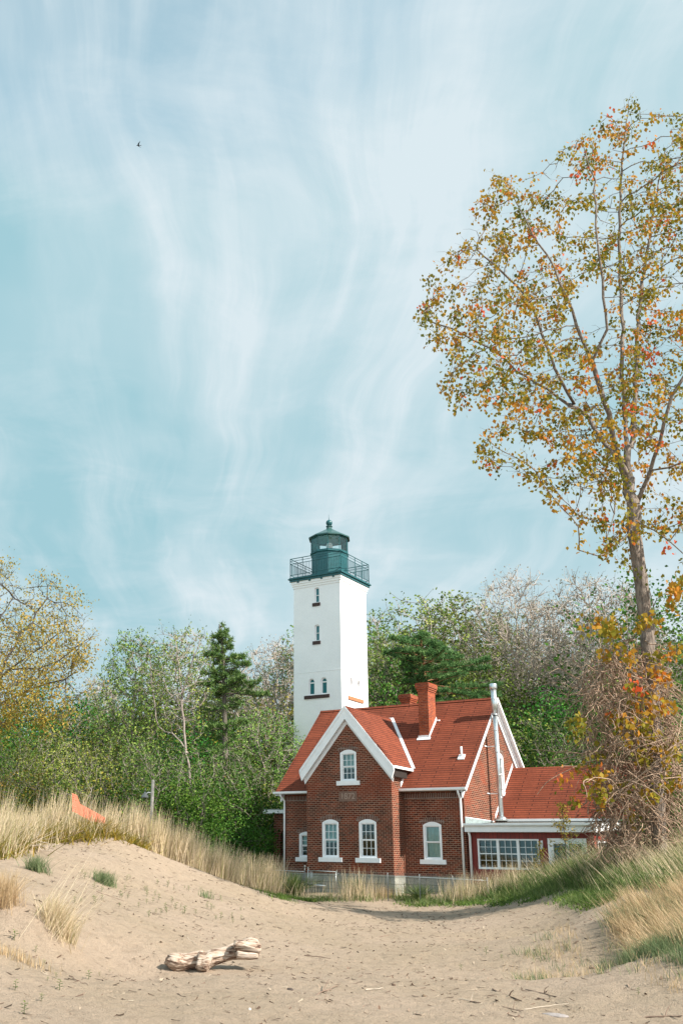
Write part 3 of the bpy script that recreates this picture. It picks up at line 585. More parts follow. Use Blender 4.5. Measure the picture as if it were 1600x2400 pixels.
    m2 = MB(); m2.prism([(sx0 - .037, .0, 2.992), (sx0 - .037, 2.95, 2.982), (sx0 - .037, 2.95, 3.01), (sx0 - .037, .0, 3.02)], (.02, 0, 0)); m2.build('flashing_trim', M['white'], SR)
    def swin(o, t, nrm, a, b, zb, zt, units, cols, rows):
        o, t, nrm = (np.array(k, float) for k in (o, t, nrm)); Zv = np.array([0, 0, 1.])
        def P(s, z, out=0): return o + t * s + Zv * z + nrm * out
        def bar(mb, s0, s1, z0, z1, o0, o1): mb.hexa([P(s0, z0, o1), P(s1, z0, o1), P(s1, z0, o0), P(s0, z0, o0), P(s0, z1, o1), P(s1, z1, o1), P(s1, z1, o0), P(s0, z1, o0)])
        f = MB(); bar(f, a - .02, b + .02, zt - .045, zt + .01, -.06, .02); bar(f, a - .02, b + .02, zb - .03, zb + .045, -.06, .025)
        st = .05; n = units; uw = (b - a) / n
        for i in range(n + 1):
            c = a + uw * i; h = .05 if 0 < i < n else .03; c = min(max(c, a + .01), b - .01); bar(f, c - h, c + h, zb + .045, zt - .045, -.06, .018)
        g = MB()
        for i in range(n):
            s0, s1 = a + uw * i + .05, a + uw * (i + 1) - .05; z0, z1 = zb + .045, zt - .045; mid = (z0 + z1) / 2
            bar(f, s0, s1, mid - .018, mid + .018, -.05, -.005)
            for k in range(1, cols): s = s0 + (s1 - s0) * k / cols; bar(f, s - .008, s + .008, z0, z1, -.045, -.012)
            for j in (1, 3) if rows == 4 else range(1, rows): z = z0 + (z1 - z0) * j / rows; bar(f, s0, s1, z - .008, z + .008, -.043, -.014)
            g.face([P(s0 - .02, z0, -.05), P(s1 + .02, z0, -.05), P(s1 + .02, z1, -.05), P(s0 - .02, z1, -.05)])
        wo = f.build('window', M['white'], SR); g.build('pane', M['glass'], wo); return wo
    swin((0, sy, 0), (1, 0, 0), (0, -1, 0), 6.88, 9.20, 1.15, 2.20, 3, 3, 4)['label'] = 'row of three sash windows with many small panes'
    swin((sx1, 0, 0), (0, 1, 0), (1, 0, 0), .47, 2.88, 1.22, 2.17, 2, 2, 2)
    m = MB(); P = lambda x, z, y: (x, y, z)
    def bx(x0, x1, z0, z1, y0=.03, y1=.09): m.box(x0, x1, sy - .02 - y0 * 0, sy + .06, z0, z1)
    bx(9.55, 9.66, .25, 2.24); bx(10.84, 10.94, .25, 2.24); bx(9.66, 10.84, 2.14, 2.24); bx(10.20, 10.30, .25, 2.14); bx(9.66, 9.75, .25, 2.14); bx(10.75, 10.84, .25, 2.14); bx(9.75, 10.20, .25, .55); bx(10.30, 10.75, .25, .55); bx(9.75, 10.20, 2.05, 2.14); bx(10.30, 10.75, 2.05, 2.14)
    dr = m.build('door', M['white'], SR); m = MB(); m.face([(9.75, sy + .04, .55), (10.20, sy + .04, .55), (10.20, sy + .04, 2.05), (9.75, sy + .04, 2.05)]); m.face([(10.30, sy + .04, .55), (10.75, sy + .04, .55), (10.75, sy + .04, 2.05), (10.30, sy + .04, 2.05)]); m.build('pane', M['glass'], dr)
    m = MB(); m.tube([(10.15, sy - .03, 1.15), (10.15, sy - .05, 1.15), (10.09, sy - .06, 1.15)], .012, 6); m.build('handle', M['steel'], dr)
    m = MB(); m.lathe((9.33, sy - .10, 1.93), [(.0, -.09), (.05, -.07), (.065, 0), (.05, .07), (.02, .10)], 10); m.tube([(9.33, sy, 2.08), (9.33, sy - .05, 2.10), (9.33, sy - .10, 2.03)], .014, 6); m.box(9.29, 9.37, sy - .02, sy - .002, 1.98, 2.16); m.build('wall_lamp', M['white'], SR)
    # interior back board to keep rooms dim
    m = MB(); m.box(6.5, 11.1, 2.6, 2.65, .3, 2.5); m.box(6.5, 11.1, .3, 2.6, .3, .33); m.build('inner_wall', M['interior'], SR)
    # left side porch
    PO = thing('side_porch', 'small brick porch with flat white-edged roof and arched opening, left of the house', 'porch', (-2.7, 2.5, 0))
    m = MB(); wall_panel(m, (0, 1.5, 0), (1, 0, 0), (0, -1, 0), -3.3, -1.8, -.2, lambda s: 3.28, [(-2.95, -2.0, -.2, 2.75, .35)], depth=.2); wall_panel(m, (-3.3, 0, 0), (0, 1, 0), (-1, 0, 0), 1.5, 4.6, -.2, lambda s: 3.28, [(2.2, 3.9, -.2, 2.75, .4)], depth=.2); m.build('wall', M['brick'], PO)
    m = MB(); m.box(-3.68, -1.78, 1.2, 5.0, 3.30, 3.44); m.build('fascia', M['white'], PO); m = MB(); m.box(-3.66, -1.78, 1.22, 4.98, 3.443, 3.49); m.build('roof', M['roofgrey'], PO)
    return H
house()

# ------------------------------------------------------------------ lighthouse
def tower():
    tx, ty, T = -3.292, 7.871, 2.935; cx, cy = tx - T / 2, ty + T / 2; x0 = tx - T
    TW = thing('lighthouse_tower', 'tall square white lighthouse tower with a dark green lantern room and railed gallery', 'lighthouse', (cx, cy, 0))
    m = MB(); zt = 15.86; top = lambda s: zt
    low = [(-5.29, -4.93, 9.78, 10.66, .18), (-4.53, -4.17, 9.78, 10.66, .18)]; up = [(-4.89, -4.59, 12.67, 13.58, .06), (-4.89, -4.59, 14.80, 15.68, .06)]
    wall_panel(m, (0, ty, 0), (1, 0, 0), (0, -1, 0), x0, tx, -.5, top, low + up, depth=.14)
    wall_panel(m, (tx, 0, 0), (0, 1, 0), (1, 0, 0), ty, ty + T, -.5, top, [(8.78, 9.12, 9.72, 10.72, .17), (9.62, 9.96, 9.72, 10.72, .17)], depth=.24)
    m.face([(tx - .24, 8.7, 9.6), (tx - .24, 10.05, 9.6), (tx - .24, 10.05, 10.8), (tx - .24, 8.7, 10.8)])
    m.face([(x0, ty + T, -.5), (x0, ty, -.5), (x0, ty, zt), (x0, ty + T, zt)]); m.face([(tx, ty + T, -.5), (x0, ty + T, -.5), (x0, ty + T, zt), (tx, ty + T, zt)])
    m.build('wall', M['whitewash'], TW)
    m = MB()
    for k, (e, a, b) in enumerate(((.035, 15.78, 15.90), (.075, 15.90, 16.02), (.115, 16.02, 16.14))): m.box(x0 - e, tx + e, ty - e, ty + T + e, a, b + (.02 if k == 2 else 0))
    m.build('cornice', M['whitewash'], TW)
    m = MB(); m.box(x0 - .012, tx + .012, ty - .012, ty + T + .012, 11.0, 11.02); m.build('belt_course', M['white'], TW)
    # windows
    def tw(a, b, zb, zt, rise, fr):
        f = MB(); y = ty + .07
        K = 10; arc = [(a + (b - a) * k / K) for k in range(K + 1)]
        def zc(s, off=0):
            h = (b - a) / 2 - off; c = (a + b) / 2
            return zt - off - rise + math.sqrt(max(0, 1 - ((s - c) / h) ** 2)) * rise if rise > .1 else zt - off
        pts_o = [(a + .001, zb), (a + .001, zt - rise)] + [(s, zc(s)) for s in arc[1:-1]] + [(b - .001, zt - rise), (b - .001, zb)]
        ia, ib = a + fr, b - fr; pts_i = [(ia, zb + fr), (ia, zt - rise)] + [((a + b) / 2 + (s - (a + b) / 2) * (ib - ia) / (b - a), zt - rise + (zc(s) - zt + rise) * (1 - fr / max(rise, fr + .02)) if rise > .1 else zt - fr) for s in arc[1:-1]] + [(ib, zt - rise), (ib, zb + fr)]
        for i in range(len(pts_o) - 1):
            f.face([(pts_o[i][0], y, pts_o[i][1]), (pts_o[i + 1][0], y, pts_o[i + 1][1]), (pts_i[i + 1][0], y, pts_i[i + 1][1]), (pts_i[i][0], y, pts_i[i][1])])
            f.face([(pts_i[i][0], y, pts_i[i][1]), (pts_i[i + 1][0], y, pts_i[i + 1][1]), (pts_i[i + 1][0], y + .05, pts_i[i + 1][1]), (pts_i[i][0], y + .05, pts_i[i][1])])
        f.box(a, b, y - .02, y + .05, zb, zb + fr)
        mid = zt - rise - .03 if rise > .1 else (zb + zt) / 2; f.box(ia, ib, y - .005, y + .045, mid - .025 * (2 if rise > .1 else .6), mid + .015)
        wo = f.build('window', M['white'], TW); g = MB(); g.face([(a + .02, y + .04, zb), (b - .02, y + .04, zb), (b - .02, y + .04, zt - .01), (a + .02, y + .04, zt - .01)]); g.build('pane', M['teal'], wo); return wo
    for a, b, zb, zt_, r in low: tw(a, b, zb, zt_, r, .05)
    ws = [tw(a, b, zb, zt_, r, .06) for a, b, zb, zt_, r in up]
    for wo, (a, b, zb, zt_, r) in zip(ws, up): s = MB(); s.box(a - .12, b + .06, ty - .05, ty + .1, zb - .18, zb); s.build('sill', M['sill_shaded'], wo)
    s = MB(); s.box(-5.55, -4.01, ty - .05, ty + .1, 9.57, 9.75); s.build('sill', M['sill_shaded'], TW)
    s = MB(); s.box(tx - .1, tx + .05, 8.56, 10.2, 9.52, 9.70); s.build('sill', M['sill_sunlit'], TW)
    # gallery
    m = MB(); m.box(x0 - .17, tx + .17, ty - .17, ty + T + .17, 16.16, 16.28); m.box(x0 - .24, tx + .24, ty - .24, ty + T + .24, 16.282, 16.345); m.box(x0 - .19, tx + .19, ty - .19, ty + T + .19, 16.347, 16.40)
    for k in range(4):
        for e in (0, 1): m.box(x0 + .3 + k * .75, x0 + .42 + k * .75, ty - .16 + e * (T + .25), ty - .10 + e * (T + .25), 16.08, 16.16)
    gal = m.build('gallery_deck', M['green'], TW)
    m = MB(); e = .14; xa, xb, ya, yb = x0 - e, tx + e, ty - e, ty + T + e
    cor = [(xa, ya), (xb, ya), (xb, yb), (xa, yb)]
    for i in range(4):
        (ax, ay), (bx, by) = cor[i], cor[(i + 1) % 4]
        for z, r in ((17.52, .022), (17.38, .014), (17.22, .018), (16.56, .018)): m.tube([(ax, ay, z), (bx, by, z)], r, 6, smooth=False)
        n = 32
        for k in range(n + 1):
            f = k / n; x, y = ax + (bx - ax) * f, ay + (by - ay) * f; post = k % 8 == 0
            m.tube([(x, y, 16.40 if post else 16.56), (x, y, 17.52 if post else 17.22)],   .022 if post else .0105, 5, smooth=False)
    m.build('railing', M['green'], TW)
    # lantern, ten-sided; one corner turned towards the beach
    ph = math.atan2(CAM[1] - cy, CAM[0] - cx) + R(4) * -1; n = 10
    c = (cx, cy, 0)
    m = MB(); m.lathe(c, [(1.04, 16.40), (1.04, 17.86), (1.12, 17.90), (1.12, 17.96), (1.05, 17.99), (.0, 17.99)], n, False, ph); m.build('lantern_drum', M['green'], TW)
    m = MB()
    for k in range(n):
        a = ph + 2 * math.pi * k / n; x, y = cx + 1.06 * math.cos(a), cy + 1.06 * math.sin(a); m.tube([(x, y, 17.96), (x, y, 18.88)], .020, 5, smooth=False)
        b = a + 2 * math.pi / n; x2, y2 = cx + 1.06 * math.cos(b), cy + 1.06 * math.sin(b)
        for z in (18.0, 18.87): m.tube([(x, y, z), (x2, y2, z)], .024, 5, smooth=False)
    m.build('lantern_frame', M['green'], TW)
    m = MB(); m.lathe(c, [(1.05, 17.98), (1.05, 18.87)], n, False, ph); m.build('lantern_pane', M['lantern_glass'], TW)
    m = MB(); m.lathe(c, [(1.07, 18.86), (1.13, 18.88), (1.20, 18.84), (1.20, 18.90), (1.17, 18.93), (.60, 19.24), (.17, 19.49), (.15, 19.60), (.19, 19.63), (.19, 19.67), (.10, 19.70), (.10, 19.72)], n, False, ph)
    lr = m.build('lantern_roof', M['greenroof'], TW)
    m = MB(); m.lathe(c, [(1.07, 18.86), (.0, 19.15)], n, False, ph); m.build('lantern_ceiling', M['tealceil'], lr)
    m = MB(); m.lathe((cx, cy, 19.87), [(.185 * math.cos(t), .185 * math.sin(t)) for t in np.linspace(-math.pi / 2, math.pi / 2, 13)], 20); m.build('ball_finial', M['green'], lr)
    m = MB(); m.tube([(cx - .01, cy, 20.0), (cx - .03, cy, 20.38)], [.02, .006], 6); m.build('lightning_rod', M['green'], lr)
    # the lamp inside
    m = MB(); m.lathe((cx, cy, 18.0), [(.0, 0), (.2, 0), (.2, .14), (.08, .2), (.08, .3), (.17, .34), (.19, .5), (.13, .64), (.0, .68)], 14); m.build('beacon_lamp', M['white'], TW)
tower()

# ------------------------------------------------------------------ vegetation tools
def colonize(attr, nodes, parents, step, kill, infl, iters, rs, grav=0.0, wob=.12):
    pos = [np.array(p, float) for p in nodes]; par = list(parents)
    A = np.array(attr, float); P = np.array(pos); near = np.zeros(len(A), int); dist = np.full(len(A), 1e9)
    for i in range(0, len(P)):
        d = np.linalg.norm(A - P[i], axis=1); u = d < dist; near[u] = i; dist[u] = d[u]
    alive = dist > kill
    for it in range(iters):
        act = alive & (dist < infl)
        if not act.any(): break
        idx = near[act]; v = A[act] - np.array(pos)[idx]; v /= (np.linalg.norm(v, axis=1)[:, None] + 1e-9)
        acc = {}
        for i, vv in zip(idx, v):
            if i in acc: acc[i] += vv
            else: acc[i] = vv.copy()
        new = []
        for i, vv in acc.items():
            vv = vv / (np.linalg.norm(vv) + 1e-9) + rs.normal(0, wob, 3) + np.array([0, 0, grav]); vv /= np.linalg.norm(vv)
            p = pos[i] + vv * step; new.append((p, i))
        if not new: break
        b = len(pos)
        for p, i in new: pos.append(p); par.append(i)
        NP = np.array([p for p, _ in new]); AI = np.where(alive)[0]
        for c in range(0, len(AI), 2000):
            ai = AI[c:c + 2000]; D = np.linalg.norm(A[ai][:, None] - NP[None], axis=2); j = D.argmin(1); dm = D[np.arange(len(ai)), j]; u = dm < dist[ai]
            near[ai[u]] = b + j[u]; dist[ai[u]] = dm[u]
        alive &= dist > kill
        if len(pos) > 9000: break
    return np.array(pos), np.array(par)
def radii(par, n, tip, e=2.4):
    ch = [[] for _ in range(n)]
    for i in range(n):
        if par[i] >= 0: ch[par[i]].append(i)
    r = np.zeros(n); order = sorted(range(n), reverse=True) if all(par[i] < i for i in range(n)) else range(n - 1, -1, -1)
    for i in order: r[i] = tip if not ch[i] else sum(r[c] ** e for c in ch[i]) ** (1 / e)
    return r, ch
class Geo:
    """quad soup with uv, numpy"""
    def __init__(s): s.V = []; s.Q = []; s.UV = []; s.n = 0
    def add(s, V, Q, UV): s.V.append(V); s.Q.append(Q + s.n); s.UV.append(UV); s.n += len(V)
    def build(s, name, mat_, parent=None, smooth=False):
        V = np.concatenate(s.V)
        if parent: V = V - ORG[parent.name]
        return link(name, mesh_np(name, V, np.concatenate(s.Q), np.concatenate(s.UV), smooth), mat_, parent)
def add_tube(g, P, r, n, uvx=.5):
    P = np.asarray(P, float); m = len(P); T = np.gradient(P, axis=0); T /= np.linalg.norm(T, axis=1)[:, None] + 1e-9
    ref = np.array([0.3, .5, .8]); ref -= T[0] * ref.dot(T[0]); V = np.zeros((m, n, 3)); a = np.arange(n) * 2 * np.pi / n
    for i in range(m):
        ref = ref - T[i] * ref.dot(T[i]); ref /= np.linalg.norm(ref) + 1e-9; b = np.cross(T[i], ref)
        V[i] = P[i] + (np.cos(a)[:, None] * ref + np.sin(a)[:, None] * b) * r[i]
    idx = np.arange(m * n).reshape(m, n); k = (np.arange(n) + 1) % n
    Q = np.stack([idx[:-1], idx[:-1][:, k], idx[1:][:, k], idx[1:]], -1).reshape(-1, 4)
    g.add(V.reshape(-1, 3), Q, np.full((len(Q), 4, 2), uvx))
def wood(g, pos, par, r, ch, rmin=0):
    """sweep chains, each following the thickest child"""
    roots = [i for i in range(len(pos)) if par[i] < 0]; stack = [(i, None) for i in roots]
    while stack:
        i, p = stack.pop(); chain = [i] if p is None else [p, i]
        while ch[i]:
            c = sorted(ch[i], key=lambda k: -r[k]); stack += [(k, i) for k in c[1:]]; i = c[0]; chain.append(i)
        if len(chain) < 2 or r[chain[-1 if p is None else 1]] < rmin: continue
        rr = np.array([r[k] for k in chain])
        if p is not None: rr[0] = min(rr[0], rr[1] * 1.25)
        n = 10 if rr.max() > .12 else 6 if rr.max() > .05 else 4 if rr.max() > .02 else 3
        add_tube(g, pos[chain], rr, n)
def leaves(g, cen, size, rs, aspect=.8, droop=0.0, jit=.35, colour=None, fold=False):
    """one diamond-shaped leaf per centre"""
    n = len(cen); ax = rs.normal(0, 1, (n, 3)); ax[:, 2] -= droop * 2; ax /= np.linalg.norm(ax, axis=1)[:, None]
    b = np.cross(ax, rs.normal(0, 1, (n, 3))); b /= np.linalg.norm(b, axis=1)[:, None] + 1e-9
    s = size * (1 + jit * rs.uniform(-1, 1, n))[:, None]; nn = np.cross(ax, b)
    V = np.stack([cen, cen + ax * s * .42 + b * s * aspect * .5 + nn * s * .08, cen + ax * s, cen + ax * s * .42 - b * s * aspect * .5 + nn * s * .08], 1).reshape(-1, 3)
    Q = np.arange(4 * n).reshape(n, 4); c = rs.uniform(0, 1, n) if colour is None else colour
    uv = np.zeros((n, 4, 2)); uv[:, :, 0] = c[:, None]; uv[:, :, 1] = .5; g.add(V, Q, uv)
def twigs(g, pos, par, idx, L, wd, k, rs, up=.25):
    idx = np.repeat(np.array(idx), k); n = len(idx); d = pos[idx] - pos[np.maximum(par[idx], 0)]; d /= np.linalg.norm(d, axis=1)[:, None] + 1e-9
    d = d * .8 + rs.normal(0, .6, (n, 3)); d[:, 2] += up; d /= np.linalg.norm(d, axis=1)[:, None]; ln = L * rs.uniform(.5, 1.2, n)[:, None]
    b = np.cross(d, rs.normal(0, 1, (n, 3))); b /= np.linalg.norm(b, axis=1)[:, None]; p = pos[idx]; mid = p + d * ln * .5 + rs.normal(0, .06, (n, 3)) * L; e = mid + (d + rs.normal(0, .25, (n, 3))) * ln * .5
    V = np.stack([p - b * wd, p + b * wd, mid + b * wd * .7, mid - b * wd * .7, e + b * wd * .3, e - b * wd * .3], 1).reshape(-1, 3); o = np.arange(n)[:, None] * 6
    Q = np.concatenate([o + np.array([0, 1, 2, 3]), o + np.array([3, 2, 4, 5])]); g.add(V, Q, np.full((2 * n, 4, 2), .5)); return e
def in_poly(x, y, poly):
    x = np.asarray(x); ins = np.zeros(len(x), bool); n = len(poly)
    for i in range(n):
        (x1, y1), (x2, y2) = poly[i], poly[(i + 1) % n]
        c = ((y1 > y) != (y2 > y)) & (x < (x2 - x1) * (y - y1) / (y2 - y1 + 1e-12) + x1); ins ^= c
    return ins
def sample_crown(poly, d, dr, n, rs, edge=.6):
    """points inside an outline (photo pixels) given depth: ellipsoid-like thickness that shrinks to the rim"""
    P = np.array(poly, float); out = []
    lo, hi = P.min(0), P.max(0)
    xs = rs.uniform(lo[0], hi[0], n * 6); ys = rs.uniform(lo[1], hi[1], n * 6); k = in_poly(xs, ys, poly); xs, ys = xs[k][:n], ys[k][:n]
    # distance to rim
    dm = np.full(len(xs), 1e9)
    for i in range(len(P)):
        a, b = P[i], P[(i + 1) % len(P)]; ab = b - a; t = np.clip(((xs - a[0]) * ab[0] + (ys - a[1]) * ab[1]) / (ab @ ab), 0, 1)
        dm = np.minimum(dm, np.hypot(xs - a[0] - t * ab[0], ys - a[1] - t * ab[1]))
    th = np.clip(dm / 130, .12, 1) ** .5
    dd = d + dr * th * rs.uniform(-1, 1, len(xs))
    return np.array([at(x, y, z) for x, y, z in zip(xs, ys, dd)]), xs, ys
def polyline(pts, step):
    out = [np.array(pts[0], float)]
    for a, b in zip(pts[:-1], pts[1:]):
        a, b = np.array(a, float), np.array(b, float); k = max(1, int(np.linalg.norm(b - a) / step))
        out += [a + (b - a) * (i + 1) / k for i in range(k)]
    return out

# ------------------------------------------------------------------ the big cottonwood on the right
def cottonwood():
    rs = np.random.RandomState(3); D = 30.0
    base, _, _ = ground_at(1545, 2060); base = at(1546, 2030, D); gu = float((base - CAM) @ RT); base[2] = hz(gu, D) - .2
    root = thing('cottonwood_tree', 'tall leaning cottonwood with amber and olive leaves towering over the right side', 'tree', tuple(base))
    st = .42; nodes = []; par = []
    def limb(pts, start=None):
        P = polyline([at(x, y, d - 1) for x, y, d in pts], st); ids = []
        if start is None:
            nodes.append(base); par.append(-1); last = 0; P2 = polyline([base] + [P[0]], st)[1:]
            for p in P2: nodes.append(p); par.append(last); last = len(nodes) - 1
            P = P[1:]
        else: last = min(range(len(nodes)), key=lambda i: np.linalg.norm(nodes[i] - P[0]))
        for p in P: nodes.append(p + rs.normal(0, .03, 3)); par.append(last); last = len(nodes) - 1
    limb([(1540, 1900, 31), (1533, 1750, 31), (1526, 1620, 31), (1517, 1500, 31), (1508, 1400, 31), (1495, 1310, 31), (1487, 1240, 31), (1480, 1180, 31), (1470, 1120, 31)])
    limb([(1470, 1120, 31), (1466, 1050, 31), (1462, 960, 31.2), (1457, 860, 31.5), (1455, 740, 31.6), (1452, 620, 31.8), (1452, 500, 31.6), (1457, 380, 31.4), (1473, 240, 31.2)], 1)
    limb([(1470, 1120, 31), (1447, 1060, 30.8), (1430, 1000, 30.5), (1408, 910, 30), (1388, 850, 29.8), (1350, 765, 29.5), (1325, 690, 29), (1280, 600, 29), (1230, 520, 28.6), (1190, 440, 28.4)], 1)
    limb([(1462, 1115, 31), (1440, 1075, 31.4), (1405, 1020, 32), (1375, 980, 32.4), (1330, 945, 32.8), (1280, 915, 33), (1210, 870, 33.2), (1150, 820, 33.4), (1110, 795, 33.4), (1060, 770, 33), (1000, 750, 33)], 1)
    limb([(1478, 1045, 31), (1488, 960, 31.4), (1490, 850, 32), (1495, 740, 32.6), (1510, 620, 33), (1530, 500, 33.2), (1555, 350, 33.5)], 1)
    limb([(1490, 1190, 31), (1505, 1150, 30.8), (1530, 1075, 30.2), (1555, 990, 29.6), (1575, 930, 29.2), (1605, 880, 29), (1660, 780, 28.6), (1700, 650, 28.4)], 1)
    limb([(1345, 950, 32.8), (1300, 860, 32), (1270, 780, 31.8), (1240, 700, 31.6), (1180, 640, 31.2), (1130, 600, 31)], 1)
    limb([(1388, 850, 29.8), (1420, 770, 29.2), (1410, 660, 28.8), (1400, 560, 28.4), (1390, 420, 28.4), (1360, 330, 28.2)], 1)
    limb([(1530, 1100, 30.3), (1570, 1095, 30.0), (1600, 1080, 29.6), (1680, 1030, 29)], 1)
    limb([(1480, 1215, 31), (1530, 1240, 30.5), (1570, 1270, 30.2), (1600, 1300, 30)], 1)
    limb([(1490, 1230, 31), (1465, 1260, 30.6), (1430, 1290, 30.2), (1400, 1300, 29.8), (1355, 1294, 29.5)], 1)
    limb([(1452, 1125, 31), (1440, 1180, 30.5), (1432, 1230, 30.3), (1420, 1265, 30.2)], 1)
    limb([(1512, 1360, 31), (1490, 1340, 30.6), (1455, 1310, 30.3)], 1)
    crown = [(1475, 212), (1500, 225), (1515, 300), (1570, 262), (1620, 250), (1700, 260), (1800, 420), (1850, 700), (1830, 950), (1780, 1130), (1700, 1290), (1610, 1330), (1560, 1290), (1530, 1260),
             (1480, 1330), (1430, 1340), (1400, 1310), (1375, 1260), (1330, 1230), (1290, 1180), (1230, 1120), (1150, 1090), (1090, 1068), (1120, 1010), (1060, 960), (1018, 900), (1040, 850), (985, 800), (955, 740),
             (985, 690), (995, 640), (1045, 590), (1060, 520), (1100, 500), (1110, 450), (1150, 400), (1190, 395), (1225, 440), (1265, 405), (1290, 440), (1330, 490), (1355, 520), (1372, 470), (1350, 410), (1310, 370), (1330, 350), (1375, 400),
             (1395, 380), (1350, 310), (1355, 275), (1390, 300), (1420, 265), (1450, 245)]
    A, xs, ys = sample_crown(crown, 29.6, 3.2, 4200, rs)
    vn = vnoise(xs / 75., ys / 75., 5); keep = (vn > .30) & ~((xs > 1480) & (ys > 1000) & (rs.uniform(size=len(xs)) < .35)); A = A[keep]
    pos, pr = colonize(A, nodes, par, .36, .62, 4.5, 60, rs, grav=.12, wob=.22)
    r, ch = radii(pr, len(pos), .0098, 2.25)
    # keep hand-laid trunk stout
    g = Geo(); rr_ = np.where(r > .05, r * (1 + .35 * np.clip((r - .05) / .1, 0, 1)), r); wood(g, pos, pr, np.minimum(rr_, .36), ch)
    te = twigs(g, pos, pr, [i for i in range(len(pos)) if r[i] < .02], .42, .006, 2, rs, .1)
    g.build('trunk', M['bark_mid'], root, True)
    tips = np.array([i for i in range(len(pos)) if r[i] < .022]); g = Geo()
    cen = []; col = []
    for i in tips:
        k = 0 if rs.uniform() > (.80 if not ch[i] else .52) else rs.poisson(19)
        if k:
            c = pos[i] + rs.normal(0, .125, (k, 3)) * np.array([1, 1, 1.25]) - np.array([0, 0, .10]); cen.append(c); base_c = rs.normal(.44, .24)
            col.append(np.clip(base_c + rs.normal(0, .14, k), 0, 1))
    q = te[rs.uniform(size=len(te)) < .28]; q = np.repeat(q, 2, axis=0) + rs.normal(0, .05, (2 * len(q), 3)); cen.append(q); col.append(np.clip(rs.normal(.45, .25, len(q)), 0, 1))
    leaves(g, np.concatenate(cen), .128, rs, .8, .9, .35, np.concatenate(col))
    g.build('crown', M['leaf_amber'], root)
cottonwood()

# ------------------------------------------------------------------ dry vine tangle round the cottonwood's foot
def vines():
    rs = np.random.RandomState(5)
    b = at(1465, 2000, 30.2); b[2] = hz(float((b - CAM) @ RT), 30.2) - .1
    root = thing('vine_tangle', 'pinkish mass of dry hanging vines with orange leaf tufts around the cottonwood\'s foot', 'vines', tuple(b))
    out = [(1372, 1560), (1400, 1520), (1440, 1500), (1500, 1490), (1545, 1520), (1570, 1600), (1585, 1700), (1590, 1800), (1600, 1880), (1570, 1960), (1520, 2000), (1470, 2010), (1410, 1985), (1385, 1940), (1400, 1880), (1368, 1800), (1372, 1700), (1362, 1640)]
    P, xs, ys = sample_crown(out, 30.1, 1.5, 1900, rs); g = Geo()
    for p in P:
        n = rs.randint(7, 13); L = rs.uniform(.5, 1.7); d = rs.normal(0, 1, 3) * np.array([1, 1, .5]); d[2] -= .9; d /= np.linalg.norm(d); q = [p]
        for k in range(n): d = d + rs.normal(0, .33, 3); d[2] -= .10; d /= np.linalg.norm(d); q.append(q[-1] + d * L / n)
        add_tube(g, q, np.linspace(rs.uniform(.010, .022), .005, len(q)), 3)
    for k in range(26):  # long arching runners reaching out
        x, y = rs.uniform(1400, 1580), rs.uniform(1750, 1900); p = at(x, y, 29.6 + rs.uniform(-1, 1)); d = RT * rs.uniform(-.6, 1.2) + np.array([0, 0, rs.uniform(-.1, .5)]) + FW * rs.uniform(-.5, .2); d /= np.linalg.norm(d); q = [p]
        for j in range(14): d = d + rs.normal(0, .10, 3); d[2] -= .07; d /= np.linalg.norm(d); q.append(q[-1] + d * .22)
        add_tube(g, q, np.linspace(.022, .007, len(q)), 4)
    g.build('stem', M['vine'], root, True)
    cl = [(1505, 1640), (1480, 1660), (1440, 1690), (1465, 1700), (1510, 1700), (1480, 1600), (1530, 1590), (1420, 1530), (1430, 1480), (1460, 1540), (1560, 1830), (1570, 1760), (1500, 1780), (1490, 1900), (1380, 1820), (1400, 1850), (1375, 1800), (1365, 1860), (1430, 1790), (1460, 1840),
          (1520, 1440), (1500, 1470), (1380, 1480), (1420, 1470), (1590, 1380), (1570, 1400), (1600, 1350), (1540, 1560), (1590, 1540), (1350, 1700), (1350, 1820), (1560, 1560), (1545, 1660), (1520, 1720), (1470, 1740), (1420, 1740), (1510, 1850)]
    g = Geo(); cen = []; col = []
    for x, y in cl:
        for k in range(rs.randint(1, 4)):
            c = at(x + rs.normal(0, 12), y + rs.normal(0, 14), 29.1 + rs.uniform(-.6, .6)); n = rs.randint(12, 34); cen.append(c + rs.normal(0, .15, (n, 3))); col.append(np.clip(rs.normal(.48, .2) + rs.normal(0, .14, n), 0, 1))
    leaves(g, np.concatenate(cen), .16, rs, .8, .8, .35, np.concatenate(col)); g.build('leaf_tuft', M['leaf_amber'], root)
vines()

